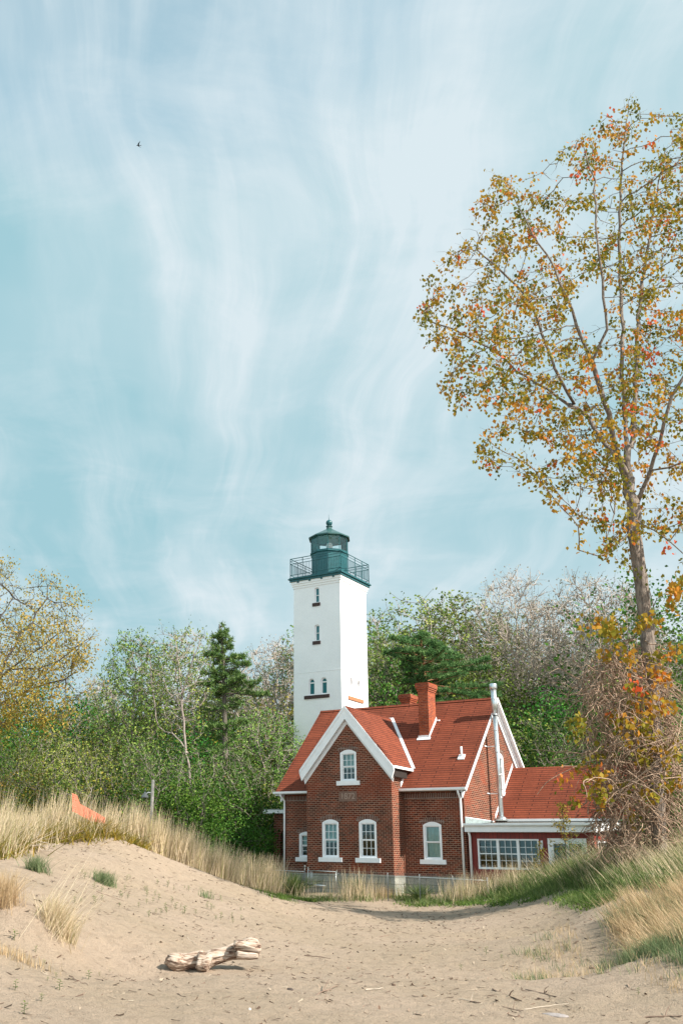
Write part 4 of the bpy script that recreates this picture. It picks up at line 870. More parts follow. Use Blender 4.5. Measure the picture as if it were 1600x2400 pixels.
# ------------------------------------------------------------------ background trees: prototypes in local metres, then copies
def crown_pts(n, rs, w_, z0, z1, shape='oval'):
    P = rs.uniform(-1, 1, (n * 4, 3)); P = P[np.linalg.norm(P, axis=1) < 1][:n]; rr = np.linalg.norm(P, axis=1)
    P *= (rr[:, None] ** -.25)
    x, y, z = P[:, 0] * w_, P[:, 1] * w_, P[:, 2]
    if shape == 'vase': k = .45 + .55 * np.clip((z + 1) / 1.3, 0, 1); x, y = x * k, y * k
    if shape == 'column': k = 1 - .35 * np.abs(z) ** 2; x, y = x * k, y * k
    # lumps
    L = rs.uniform(-1, 1, (9, 3)); L *= np.array([w_, w_, 1]) * .75
    return np.stack([x, y, z0 + (z + 1) / 2 * (z1 - z0)], 1)
def proto_tree(seed, h, cw, z0, shape, wood_mat, leaf_mat_, lsize, per_tip, lean=0, attr=620, step=.5, kill=.85, tip=.012, name='tree', lump=.0, droop=.2, cluster=.28, aspect=.75, forks=1, tw=None, twl=0):
    rs = np.random.RandomState(seed); root = thing(name, None, 'tree', (0, 0, 0))
    nodes, par = [np.zeros(3)], [-1]
    for f in range(forks):
        last = 0; a = rs.uniform(0, 6.28); lx, ly = lean + (math.cos(a) * 1.1 if forks > 1 else 0), (math.sin(a) * .9 if forks > 1 else 0); p = np.zeros(3)
        hh = z0 + (h - z0) * .45; k = int(hh / step)
        for i in range(k):
            t = (i + 1) / k; p = np.array([lx * t ** 1.3 + .12 * math.sin(3 * t + f), ly * t + .1 * math.cos(4 * t), hh * t]); nodes.append(p); par.append(last); last = len(nodes) - 1
    A = crown_pts(attr, rs, cw, z0, h, shape); A[:, 0] += lean
    # carve gaps and lumps
    c = rs.uniform(-1, 1, (7, 3)) * np.array([cw, cw, (h - z0) / 2]) + np.array([lean, 0, (h + z0) / 2])
    d = np.min(np.linalg.norm((A[:, None] - c[None]) / np.array([1, 1, 1.2]), axis=2), axis=1); A = A[d > lump * cw]
    pos, pr = colonize(A, nodes, par, step, kill, 99, 60, rs, grav=.08, wob=.15)
    r, ch = radii(pr, len(pos), tip, 2.3); g = Geo(); wood(g, pos, pr, r, ch)
    tips = [i for i in range(len(pos)) if r[i] < tip * 2.6 and pos[i][2] > z0 * .6]
    te = twigs(g, pos, pr, tips, tw[0], tw[1], tw[2], rs) if tw else None
    g.build('trunk', wood_mat, root, True); g = Geo(); cen = []; col = []
    if te is not None and twl:
        k = rs.uniform(size=len(te)) < min(twl, 1); q = np.repeat(te[k], max(1, int(twl)), axis=0); cen.append(q + rs.normal(0, .05, q.shape)); col.append(rs.uniform(.1, 1, len(q)))
    for i in tips:
        k = rs.poisson(per_tip if not ch[i] else per_tip * .45)
        if k: cen.append(pos[i] + rs.normal(0, cluster, (k, 3))); col.append(np.clip(rs.normal(.45, .2) + rs.normal(0, .15, k), 0, 1))
    if cen: leaves(g, np.concatenate(cen), lsize, rs, aspect, droop, .35, np.concatenate(col)); g.build('crown', leaf_mat_, root)
    return root
def copy_tree(o):
    c = o.copy(); C.objects.link(c)
    for ch in o.children:
        k = ch.copy(); C.objects.link(k); k.parent = c
    return c
PT = {}
PT['leafyA'] = proto_tree(21, 10, 3.4, 2.2, 'oval', M['bark'], M['leaf_green'], .125, 46, attr=620, cluster=.36, lump=.22, name='leafy_tree', tw=(.4, .010, 1))
PT['leafyB'] = proto_tree(22, 10, 3.0, 1.6, 'oval', M['bark'], M['leaf_green'], .115, 46, lean=.6, attr=620, cluster=.34, lump=.26, name='leafy_tree', tw=(.4, .010, 1))
PT['budA'] = proto_tree(23, 12, 3.0, 3.6, 'vase', M['bark_pale'], M['leaf_bud'], .098, 15, attr=1100, step=.40, kill=.55, lump=.15, name='budding_tree', forks=2, tw=(.55, .013, 5), twl=4, cluster=.2)
PT['budB'] = proto_tree(24, 12, 2.4, 3.0, 'oval', M['bark'], M['leaf_bud'], .115, 7, lean=-.9, attr=1000, step=.40, kill=.55, lump=.2, name='budding_tree', tw=(.55, .013, 5), twl=4, cluster=.2)
PT['bareA'] = proto_tree(25, 12, 2.7, 2.8, 'vase', M['twig_tan'], M['leaf_pink'], .08, 3.0, attr=1300, step=.38, kill=.5, tip=.011, lump=.1, name='bare_tree', tw=(.6, .013, 7), twl=1)
PT['bareB'] = proto_tree(26, 12, 2.3, 3.2, 'oval', M['twig_tan'], M['leaf_pink'], .08, 3.0, lean=.5, attr=1200, step=.38, kill=.5, tip=.011, lump=.15, name='bare_tree', forks=2, tw=(.6, .013, 7), twl=1)
PT['olive'] = proto_tree(27, 9, 2.8, 1.6, 'oval', M['bark'], M['leaf_olive'], .12, 20, attr=620, cluster=.32, lump=.25, name='golden_tree', tw=(.4, .010, 2))
PT['bush'] = proto_tree(28, 3.2, 1.9, .15, 'oval', M['bark'], M['leaf_green'], .072, 60, attr=330, step=.3, kill=.45, cluster=.22, tip=.008, lump=.2, name='green_shrub', forks=3)
PT['bushgold'] = proto_tree(29, 3.0, 1.8, .2, 'oval', M['bark'], M['leaf_olive'], .07, 34, attr=330, step=.3, kill=.45, cluster=.22, tip=.008, lump=.25, name='golden_shrub', forks=3, tw=(.3, .006, 3))
PT['sap'] = proto_tree(30, 7, 1.5, 1.6, 'vase', M['bark_pale'], M['leaf_bud'], .10, 9, attr=420, step=.32, kill=.42, cluster=.2, tip=.007, lump=.2, name='young_tree', forks=3, tw=(.35, .008, 3), twl=2)
PH = dict(sap=7, leafyA=10, leafyB=10, budA=12, budB=12, bareA=12, bareB=12, olive=9, bush=3.2, bushgold=3.0)
used = set()
def lm(px):
    for x, t in ((35, 'at the left picture edge'), (95, 'below the ochre oak\'s limbs'), (150, 'just left of the orange netting'), (215, 'right behind the orange netting'), (262, 'just right of the orange netting'), (305, 'midway between netting and lamp post'), (350, 'left of the lamp post'), (398, 'right of the lamp post'), (435, 'left of the curved leaning tree'), (480, 'behind the curved leaning tree\'s foot'),
                 (515, 'left of the white pine\'s trunk'), (540, 'at the white pine\'s foot'), (575, 'right of the white pine\'s foot'), (605, 'left of the side porch'), (640, 'behind the side porch'), (720, 'behind the house\'s left corner'), (1270, 'behind the right end of the main roof'), (1325, 'above the annex roof\'s middle'), (1380, 'left of the vine tangle above the annex'), (1440, 'behind the vine tangle'), (1500, 'behind the vine tangle\'s right half'), (1545, 'behind the cottonwood\'s foot'), (1585, 'right of the cottonwood\'s foot'), (9999, 'at the right picture edge')):
        if px < x: return t
SAP = [(60, 1740, 47), (112, 1700, 49), (175, 1720, 46), (230, 1730, 50), (290, 1705, 51), (340, 1720, 47), (392, 1735, 49), (455, 1740, 47), (505, 1760, 50), (548, 1740, 48), (600, 1790, 51), (1255, 1660, 53), (1310, 1680, 50), (1345, 1700, 47), (1560, 1720, 42), (1600, 1700, 43)]
seen_labels = {}
def place(kind, px, ytop, d, label, group=None, wide=1.0, rot=None, ybase=None):
    if 'deep in the wood' not in label:
        if label in seen_labels: label += ', the hinder of the two' if d > seen_labels[label] else ', the nearer of the two'
        seen_labels[label] = d
    top = at(px, ytop, d); u = float((top - CAM) @ RT); zb = hz(u, d) - .1; h = top[2] - zb
    if kind in used: o = copy_tree(PT[kind])
    else: o = PT[kind]; used.add(kind)
    s = h / PH[kind]; o.location = (top[0], top[1], zb); sw = max(s * wide, .5) if PH[kind] > 5 else s * wide
    o.scale = (sw, sw, s); o.rotation_euler = (0, 0, rot if rot is not None else rnd.uniform(0, 6.28))
    cat = 'shrub' if 'bush' in kind else 'tree'; tag(o, label, cat, group); return o
G1 = 'trees of the wood left of the tower'; G2 = 'trees of the wood right of the tower'
# (kind, px, ytop, distance, label, group, width)
TREES = [
 ('budA', 440, 1475, 58, 'tall budding tree with several pale forked stems, left of the pine', G1, .95),
 ('budB', 352, 1492, 57, 'slender leaning tree with thin yellow-green buds, leftmost of the tall budding trees', G1, .85),
 ('bareB', 250, 1585, 78, 'low pinkish bare crown against the sky right of the ochre oak', G1, .9),
 ('bareA', 645, 1500, 72, 'grey-pink bare tree close against the tower\'s left edge', G1, 1.0),
 ('budB', 690, 1462, 76, 'budding tree with its top just showing beside the tower\'s left wall', G1, 1.0),
 ('budA', 610, 1660, 53, 'crooked budding tree with long pale limbs beside the house\'s left roof edge', G1, 1.2),
 ('leafyA', 330, 1650, 62, 'round green tree below the slender leaning tree', G1, 1.0),
 ('leafyA', 130, 1600, 66, 'green tree partly behind the ochre oak\'s lower limbs', G1, 1.1),
 ('olive', 60, 1665, 58, 'golden-olive tree under the ochre oak at the left edge', G1, 1.2),
 ('leafyB', 215, 1660, 60, 'green tree above the orange netting on the dune', G1, 1.0),
 ('olive', 262, 1690, 56, 'brownish olive tree with bare stems right of the orange netting', G1, 1.0),
 ('leafyB', 430, 1690, 55, 'dense green tree behind the small lamp post', G1, 1.2),
 ('leafyA', 520, 1680, 58, 'dense green tree below the pine', G1, 1.1),
 ('leafyB', 575, 1760, 55, 'bright green tree left of the side porch', G1, 1.0),
 ('leafyA', 640, 1700, 56, 'green tree behind the left end of the house roof', G1, 1.0),
 ('olive', 672, 1610, 62, 'yellow-flecked tree against the tower\'s lower left wall', G1, 1.0),
 ('leafyA', 20, 1720, 54, 'dark green tree at the left edge behind the dune grass', G1, 1.0),
 ('budA', 905, 1475, 66, 'budding tree just right of the tower\'s right wall', G2, .9),
 ('budB', 868, 1500, 60, 'thin budding tree touching the tower\'s right edge', G2, .9),
 ('budA', 985, 1398, 72, 'broad yellow-green crown above the house chimneys', G2, 1.25),
 ('budA', 1085, 1402, 74, 'yellow-green crown right of the broad one above the chimneys', G2, 1.2),
 ('bareA', 1195, 1340, 68, 'tall pale bare tree above the metal flue', G2, .8),
 ('bareB', 1300, 1400, 66, 'pinkish bare tree midway between the flue and the cottonwood', G2, 1.1),
 ('bareA', 1375, 1350, 62, 'tall pinkish bare tree just left of the cottonwood trunk', G2, 1.1),
 ('bareB', 1430, 1370, 58, 'bare tree directly behind the cottonwood trunk', G2, 1.0),
 ('leafyB', 1210, 1590, 60, 'dark green tree behind the right end of the main roof', G2, 1.25),
 ('leafyA', 1290, 1610, 57, 'green tree above the annex roof ridge', G2, 1.2),
 ('leafyB', 1360, 1630, 52, 'green tree behind the vine tangle', G2, 1.2),
 ('leafyA', 1120, 1560, 64, 'green tree right of the front chimney', G2, 1.1),
 ('leafyB', 1565, 1330, 58, 'tall green tree at the right edge behind the cottonwood', G2, 1.1),
 ('leafyA', 1610, 1420, 50, 'dark green tree at the right edge below the tall green one', G2, 1.2),
 ('leafyB', 1540, 1600, 46, 'dark green tree behind the cottonwood\'s lower trunk', G2, 1.2),
 ('leafyA', 1640, 1640, 40, 'leafy tree at the far right edge above the grass slope', G2, 1.2),
 ('leafyA', 890, 1560, 58, 'green tree right beside the tower above the house ridge', G2, .9),
]
for k, px, yt, d, lab, gr, wd in TREES: place(k, px, yt, d, lab, gr, wd)
for px_, yt_, d_ in SAP: place('sap', px_, yt_, d_, 'young budding tree with thin pale stems ' + lm(px_), 'young trees at the wood edge', 1.1)
rs0 = random.Random(4)
def row(d, x0, x1, dx, yt, kinds, wide=1.2):
    x = x0
    while x < x1:
        kd = rs0.choice(kinds); wd = {'l': 'green tree', 'b': 'sparse budding tree', 'o': 'golden-leaved tree'}[kd[0]] if 'bare' not in kd else 'bare grey tree'; sd = 'left of the tower' if x < 780 else 'right of the tower'
        place(kd, x + rs0.uniform(-12, 12), yt(x) + rs0.uniform(-18, 18), d + rs0.uniform(-3, 3), wd + ' deep in the wood ' + sd + ', glimpsed between nearer crowns', wd + 's deep in the wood ' + sd, wide); x += dx
row(84, -60, 680, 62, lambda x: 1640 if x < 300 else 1600, ['leafyA', 'leafyB', 'budB', 'bareA'], 1.3)
row(88, 860, 1640, 62, lambda x: 1520 if x < 1150 else 1500, ['leafyA', 'budA', 'bareB', 'bareA'], 1.2)
row(72, 1180, 1640, 66, lambda x: 1600, ['leafyA', 'leafyB'], 1.3)
row(68, -60, 660, 66, lambda x: 1690, ['leafyA', 'leafyB', 'olive'], 1.3)
BUSH = [('bush', 40, 1800, 47), ('bushgold', 20, 1770, 44), ('bush', 110, 1780, 50), ('bushgold', 150, 1830, 41), ('bush', 200, 1790, 50), ('bushgold', 265, 1790, 48), ('bush', 320, 1800, 50), ('bush', 380, 1790, 49), ('bush', 420, 1800, 46), ('bush', 470, 1780, 50),
        ('bush', 520, 1800, 47), ('bush', 560, 1790, 50), ('bush', 590, 1810, 52), ('bush', 630, 1800, 56), ('bush', 530, 1880, 46), ('bush', 560, 1890, 47), ('bush', 600, 1850, 53), ('bushgold', 500, 1790, 52), ('bush', 650, 1830, 60), ('bushgold', 85, 1850, 40),
        ('bush', 1420, 1750, 50), ('bush', 1480, 1760, 48), ('bush', 1530, 1770, 44), ('bush', 1580, 1780, 40), ('bush', 1610, 1850, 37), ('bush', 1560, 1880, 38), ('bush', 1240, 1700, 58), ('bush', 1300, 1710, 58), ('bush', 1360, 1720, 56)]
for i, (k, px, yt, d) in enumerate(BUSH):
    yt += 38 if px < 700 else 0
    side = 'left of the house' if px < 700 else 'right of the house'
    place(k, px, yt, d, ('golden-leaved' if k == 'bushgold' else 'green leafy') + ' shrub ' + lm(px) + (', the hindmost there' if d > 49 else ''), ('golden shrubs ' if k == 'bushgold' else 'green shrubs ') + side, 1.25)

# ------------------------------------------------------------------ two trees whose trunks can be followed
def hero(label, D, base_px, limbs, crown, dr, n, seed, tip, wm, lm, lsz, per, twk, th=1.0):
    rs = np.random.RandomState(seed); b = at(base_px[0], base_px[1], D); b[2] = hz(float((b - CAM) @ RT), D) - .1; root = thing('budding_tree', label, 'tree', tuple(b)); nodes = []; par = []
    for j, pts in enumerate(limbs):
        P = polyline([at(x, y, D + (q[0] if q else 0)) for x, y, *q in pts], .42)
        if j == 0: P = polyline([b, P[0]], .42) + P[1:]; last = -1
        else: last = min(range(len(nodes)), key=lambda i: np.linalg.norm(nodes[i] - P[0]))
        for p in P: nodes.append(p + rs.normal(0, .03, 3)); par.append(last); last = len(nodes) - 1
    A, xs, ys = sample_crown(crown, D, dr, n, rs); pos, pr = colonize(A, nodes, par, .4, .55, 9, 60, rs, grav=.08, wob=.16); r, ch = radii(pr, len(pos), tip, 2.35)
    g = Geo(); wood(g, pos, pr, np.minimum(r * th, .3), ch); tips = [i for i in range(len(pos)) if r[i] < tip * 2.5]; te = twigs(g, pos, pr, tips, .5, .010, twk, rs); g.build('trunk', wm, root, True)
    g = Geo(); c = np.repeat(te, per, axis=0) + rs.normal(0, .14, (per * len(te), 3)); ph = vnoise(c @ RT * .6 + 40, c[:, 2] * .6, seed); c = c[rs.uniform(size=len(c)) < np.clip((ph - .25) * 2.5, .12, 1)]
    leaves(g, c, lsz, rs, .6, .2, .35, np.clip(rs.normal(.5, .25, len(c)), 0, 1)); g.build('crown', lm, root)
hero('slim budding tree with a curved leaning lower trunk rising from the dune grass', 48.5, (492, 1935), [[(486, 1922), (470, 1900), (455, 1870), (445, 1835), (441, 1790), (436, 1745), (430, 1690), (427, 1640), (424, 1590), (418, 1540), (410, 1500)],
      [(438, 1765, 0), (425, 1735, .3), (405, 1720, .6), (385, 1715, .8), (372, 1700, 1), (362, 1660, 1), (357, 1600, 1.2), (354, 1560, 1.2), (345, 1520, 1.2)], [(426, 1640), (436, 1590, -.5), (455, 1540, -.8), (470, 1500, -1)], [(424, 1660), (395, 1620, .5), (375, 1580, .6)]],
     [(300, 1500), (340, 1480), (370, 1500), (375, 1475), (420, 1468), (450, 1478), (480, 1490), (485, 1560), (470, 1640), (450, 1700), (400, 1700), (350, 1640), (300, 1600), (290, 1540)], 2.4, 1500, 41, .010, M['bark_pale'], M['leaf_bud'], .10, 5, 3, 1.05)
hero('budding tree with stout crooked grey limbs forking low beside the house roof', 56, (575, 1960), [[(578, 1950), (585, 1880), (590, 1830), (597, 1790), (608, 1765), (625, 1740), (640, 1715), (665, 1708), (690, 1702)], [(595, 1800), (615, 1790, -.4), (640, 1765, -.6), (665, 1745, -.8), (700, 1735, -.8)], [(600, 1785), (600, 1740, .5), (612, 1690, .6), (600, 1640, .6)], [(640, 1715), (650, 1660), (640, 1610)]],
     [(560, 1640), (590, 1570), (640, 1540), (700, 1540), (730, 1600), (730, 1760), (690, 1800), (640, 1780), (600, 1740), (570, 1700)], 2.2, 900, 42, .010, M['bark_pale'], M['leaf_bud'], .10, 4, 3, 1.2)

# ------------------------------------------------------------------ ochre oak at the left edge
def oak():
    rs = np.random.RandomState(9); D = 44.0
    b = at(-150, 1980, D); b[2] = hz(float((b - CAM) @ RT), D) - .2
    root = thing('oak_tree', 'wide spreading oak with ochre spring buds and dark limbs at the left edge', 'tree', tuple(b)); nodes = []; par = []
    def limb(pts, first=False):
        P = polyline([at(x, y, D + dz) for x, y, dz in pts], .5)
        if first: P = polyline([b, P[0]], .5) + P[1:]; last = -1
        else: last = min(range(len(nodes)), key=lambda i: np.linalg.norm(nodes[i] - P[0]))
        for p in P: nodes.append(p + rs.normal(0, .05, 3)); par.append(last); last = len(nodes) - 1
    limb([(-140, 1850, 0), (-120, 1760, 0), (-100, 1690, 0)], True)
    limb([(-100, 1690, 0), (-40, 1625, -.5), (5, 1582, -1), (30, 1565, -1), (60, 1540, -1), (95, 1513, -1), (135, 1490, -1), (150, 1480, -1), (152, 1465, -1)])
    limb([(5, 1580, -1), (20, 1540, -.6), (45, 1490, -.2), (75, 1460, 0), (85, 1435, 0), (110, 1405, .3), (112, 1370, .4)])
    limb([(30, 1568, -1), (90, 1565, -1.2), (140, 1550, -1.4), (175, 1520, -1.5), (205, 1500, -1.4)])
    limb([(-60, 1660, 0), (20, 1640, .8), (70, 1612, 1), (110, 1600, 1), (150, 1595, 1), (170, 1585, 1)])
    limb([(-90, 1700, 0), (0, 1697, 1.5), (90, 1688, 2), (150, 1680, 2), (170, 1668, 2), (175, 1645, 2), (195, 1625, 2), (215, 1610, 2)])
    limb([(-100, 1680, 0), (-60, 1560, 1), (-20, 1480, 1.5), (10, 1430, 2), (25, 1400, 2)])
    limb([(-110, 1700, 0), (-160, 1600, 1), (-200, 1480, 2)])
    cr = [(-260, 1330), (-100, 1290), (0, 1312), (25, 1330), (52, 1385), (70, 1372), (95, 1352), (125, 1348), (160, 1366), (185, 1405), (200, 1450), (224, 1480), (228, 1520), (212, 1560), (190, 1590), (205, 1625), (170, 1650), (150, 1690), (60, 1700), (-40, 1740), (-260, 1700)]
    A, xs, ys = sample_crown(cr, D, 4.0, 2300, rs); pos, pr = colonize(A, nodes, par, .42, .62, 6, 60, rs, grav=.02, wob=.2)
    r, ch = radii(pr, len(pos), .011, 2.35); g = Geo(); wood(g, pos, pr, np.minimum(r, .4), ch)
    tips = [i for i in range(len(pos)) if r[i] < .026]; te = twigs(g, pos, pr, tips, .5, .010, 3, rs, .2); g.build('trunk', M['bark_dark'], root, True)
    g = Geo(); k = rs.uniform(size=len(te)) < .75; c = te[k]
    # buds gather in patches
    ph = vnoise(c @ RT * .55, c[:, 2] * .7, 8) ; keep = rs.uniform(size=len(c)) < np.clip((ph - .2) * 2.4, .3, 1); c = np.repeat(c[keep], 18, axis=0) + rs.normal(0, .24, (18 * keep.sum(), 3))
    leaves(g, c, .125, rs, .5, .3, .35, np.clip(rs.normal(.45, .25, len(c)), 0, 1)); g.build('crown', M['leaf_oak'], root)
oak()

# ------------------------------------------------------------------ pines
def pine(label, px, pytop, pyb, d, tiers, needle, bark, trunk_pts, r0, seed):
    rs = np.random.RandomState(seed); top = at(px, pytop, d); u = float((top - CAM) @ RT); zb = hz(u, d) - .1
    b = at(trunk_pts[0][0], trunk_pts[0][1], d); b[2] = zb; root = thing('pine_tree', label, 'tree', tuple(b)); T = np.array([b] + [at(x, y, d) for x, y in trunk_pts[1:]])
    g = Geo(); add_tube(g, T, np.linspace(r0, .03, len(T)), 8); gn = Geo()
    def tz(z):
        i = np.clip(np.searchsorted(T[:, 2], z) - 1, 0, len(T) - 2); t = (z - T[i, 2]) / (T[i + 1, 2] - T[i, 2]); return T[i] + (T[i + 1] - T[i]) * np.clip(t, 0, 1)
    for (y, lpx, rpx, nb, dens) in tiers:      # tier: photo row, reach left/right in px, branches
        zt = at(px, y, d)[2]
        for k in range(nb):
            a = 2 * math.pi * (k + rs.uniform(0, .8)) / nb; dr = math.cos(a) * RT + math.sin(a) * FW; reach = (rpx if math.cos(a) > 0 else lpx) / FPX * d * (.45 + .55 * abs(math.cos(a))) * rs.uniform(.55, 1.12)
            if reach < .2: continue
            p = tz(zt + rs.uniform(-.25, .25)); n = 8; q = [p]; dv = dr + np.array([0, 0, rs.uniform(.0, .3)])
            for j in range(n): dv = dv + rs.normal(0, .06, 3) + np.array([0, 0, .02 if j > 3 else -.03]); q.append(q[-1] + dv / np.linalg.norm(dv) * reach / n)
            q = np.array(q); add_tube(g, q, np.linspace(.045, .010, n + 1), 4)
            m = int(dens * reach * 17)
            t = rs.uniform(.25, 1.0, m) ** .8; i = np.minimum((t * n).astype(int), n - 1); c = q[i] + (q[i + 1] - q[i]) * (t * n - i)[:, None]
            side = np.cross(dr, [0, 0, 1.]); c = c + side * rs.normal(0, .16 * reach ** .5, (m, 1)) * (1.15 - t)[:, None] * 1.6 + np.array([0, 0, 1.]) * np.abs(rs.normal(.05, .10, (m, 1)))
            # needle tufts: a few thin blades from one point
            kk = 9; cc = np.repeat(c, kk, axis=0); N = len(cc); ax = rs.normal(0, 1, (N, 3)) + np.array([0, 0, .8]) + dr * .6; ax /= np.linalg.norm(ax, axis=1)[:, None]
            bb = np.cross(ax, rs.normal(0, 1, (N, 3))); bb /= np.linalg.norm(bb, axis=1)[:, None]; L_ = .19 * rs.uniform(.7, 1.2, (N, 1)); wd = .016
            V = np.stack([cc - bb * wd, cc + bb * wd, cc + ax * L_ + bb * wd * .4, cc + ax * L_ - bb * wd * .4], 1).reshape(-1, 3); uv = np.zeros((N, 4, 2)); uv[:, :, 0] = np.repeat(np.clip(rs.normal(.5, .25, m), 0, 1), kk)[:, None]
            gn.add(V, np.arange(4 * N).reshape(N, 4), uv)
    g.build('trunk', M[bark], root, True); gn.build('crown', M[needle], root); return root
pine('tall white pine with layered dark green boughs rising above the wood left of the tower', 512, 1462, 0, 51,
     [(1475, 8, 10, 5, 2.6), (1490, 18, 20, 6, 2.4), (1508, 28, 26, 7, 2.2), (1528, 42, 34, 7, 2), (1548, 45, 75, 7, 2), (1560, 30, 95, 5, 1.6), (1580, 52, 70, 7, 2), (1600, 40, 45, 6, 1.6), (1618, 66, 100, 8, 2.0), (1632, 50, 92, 6, 1.4), (1655, 45, 60, 6, 1.2), (1700, 50, 75, 7, 1.6), (1735, 30, 50, 5, 1.0), (1775, 60, 55, 6, 1.2), (1830, 50, 50, 6, 1.0)],
     'needle', 'bark', [(530, 1960), (529, 1850), (528, 1750), (526, 1650), (524, 1560), (520, 1500), (514, 1463)], .20, 31)
pine('broad flat-topped pine with blue-green needles and orange upper bark behind the chimneys', 985, 1490, 0, 58,
     [(1498, 45, 40, 8, 2.2), (1512, 80, 60, 9, 2.4), (1530, 95, 95, 10, 2.4), (1552, 90, 130, 10, 2.4), (1575, 80, 150, 11, 2.4), (1600, 60, 165, 11, 2.4), (1625, 55, 170, 10, 2.2), (1650, 60, 150, 9, 1.8), (1690, 50, 120, 8, 1.4)],
     'needle2', 'pinebark', [(1010, 1960), (1005, 1800), (1000, 1680), (995, 1600), (990, 1555), (988, 1520), (985, 1495)], .22, 32) if M.setdefault('pinebark', bark_mat('orange_pine_bark', (.20, .09, .04), (.45, .24, .13))) else None

# ------------------------------------------------------------------ grass
def blades(g, P, h, wd, rs, lean=(0, 0), spread=.25, bend=.35, seg=3, col=None, colsd=.22, colmid=.5):
    """tapering, bending blades growing from points P"""
    n = len(P); h = h * rs.uniform(.55, 1.15, n); a = rs.uniform(0, 6.283, n); d = np.stack([np.cos(a), np.sin(a), np.zeros(n)], 1) * np.abs(rs.normal(0, spread, n))[:, None]
    d = d + RT * lean[0] + FW * lean[1] + rs.normal(0, .05, (n, 3)) * np.array([1, 1, 0]); up = np.array([0, 0, 1.])
    side = np.cross(np.array(up)[None], rs.normal(0, 1, (n, 3))); side /= np.linalg.norm(side, axis=1)[:, None]; bd = bend * rs.uniform(.2, 1.4, n)
    rows = []
    for k in range(seg + 1):
        t = k / seg; c = P + (d * (t + bd[:, None] * t * t) + up * (t - .25 * bd[:, None] * t * t)) * h[:, None]; w_ = wd * (1 - t * .85)
        rows.append(c - side * w_); rows.append(c + side * w_)
    V = np.stack(rows, 1).reshape(-1, 3); o = np.arange(n)[:, None] * (2 * (seg + 1)); Q = np.concatenate([o + np.array([2 * k, 2 * k + 1, 2 * k + 3, 2 * k + 2]) for k in range(seg)])
    cc = np.clip(rs.normal(colmid, colsd, n), 0, 1) if col is None else col; uv = np.zeros((len(Q), 4, 2)); uv[:, :, 0] = np.tile(cc, seg)[:, None]; g.add(V, Q, uv)
def ground_pts(u, d):
    z = height_ud(u, d); return CAM[None] * np.array([1, 1, 0]) + u[:, None] * RT + d[:, None] * FW + z[:, None] * np.array([0, 0, 1.])
def scatter(n, poly, rs, clump=0, nclump=60, sd=.3):
    """points inside a ground polygon given in (u, d); optional clumping"""
    P = np.array(poly, float); lo, hi = P.min(0), P.max(0); out_u = []; out_d = []
    if clump:
        cu = rs.uniform(lo[0], hi[0], nclump * 4); cd_ = rs.uniform(lo[1], hi[1], nclump * 4); k = in_poly(cu, cd_, poly); cu, cd_ = cu[k][:nclump], cd_[k][:nclump]
        i = rs.randint(0, len(cu), n); u = cu[i] + rs.normal(0, sd, n); d = cd_[i] + rs.normal(0, sd * 1.3, n); return ground_pts(u, d)
    u = rs.uniform(lo[0], hi[0], n * 4); d = rs.uniform(lo[1], hi[1], n * 4); k = in_poly(u, d, poly); return ground_pts(u[k][:n], d[k][:n])
def pxu(px, d): return float((at(px, 2000, d) - CAM) @ RT)
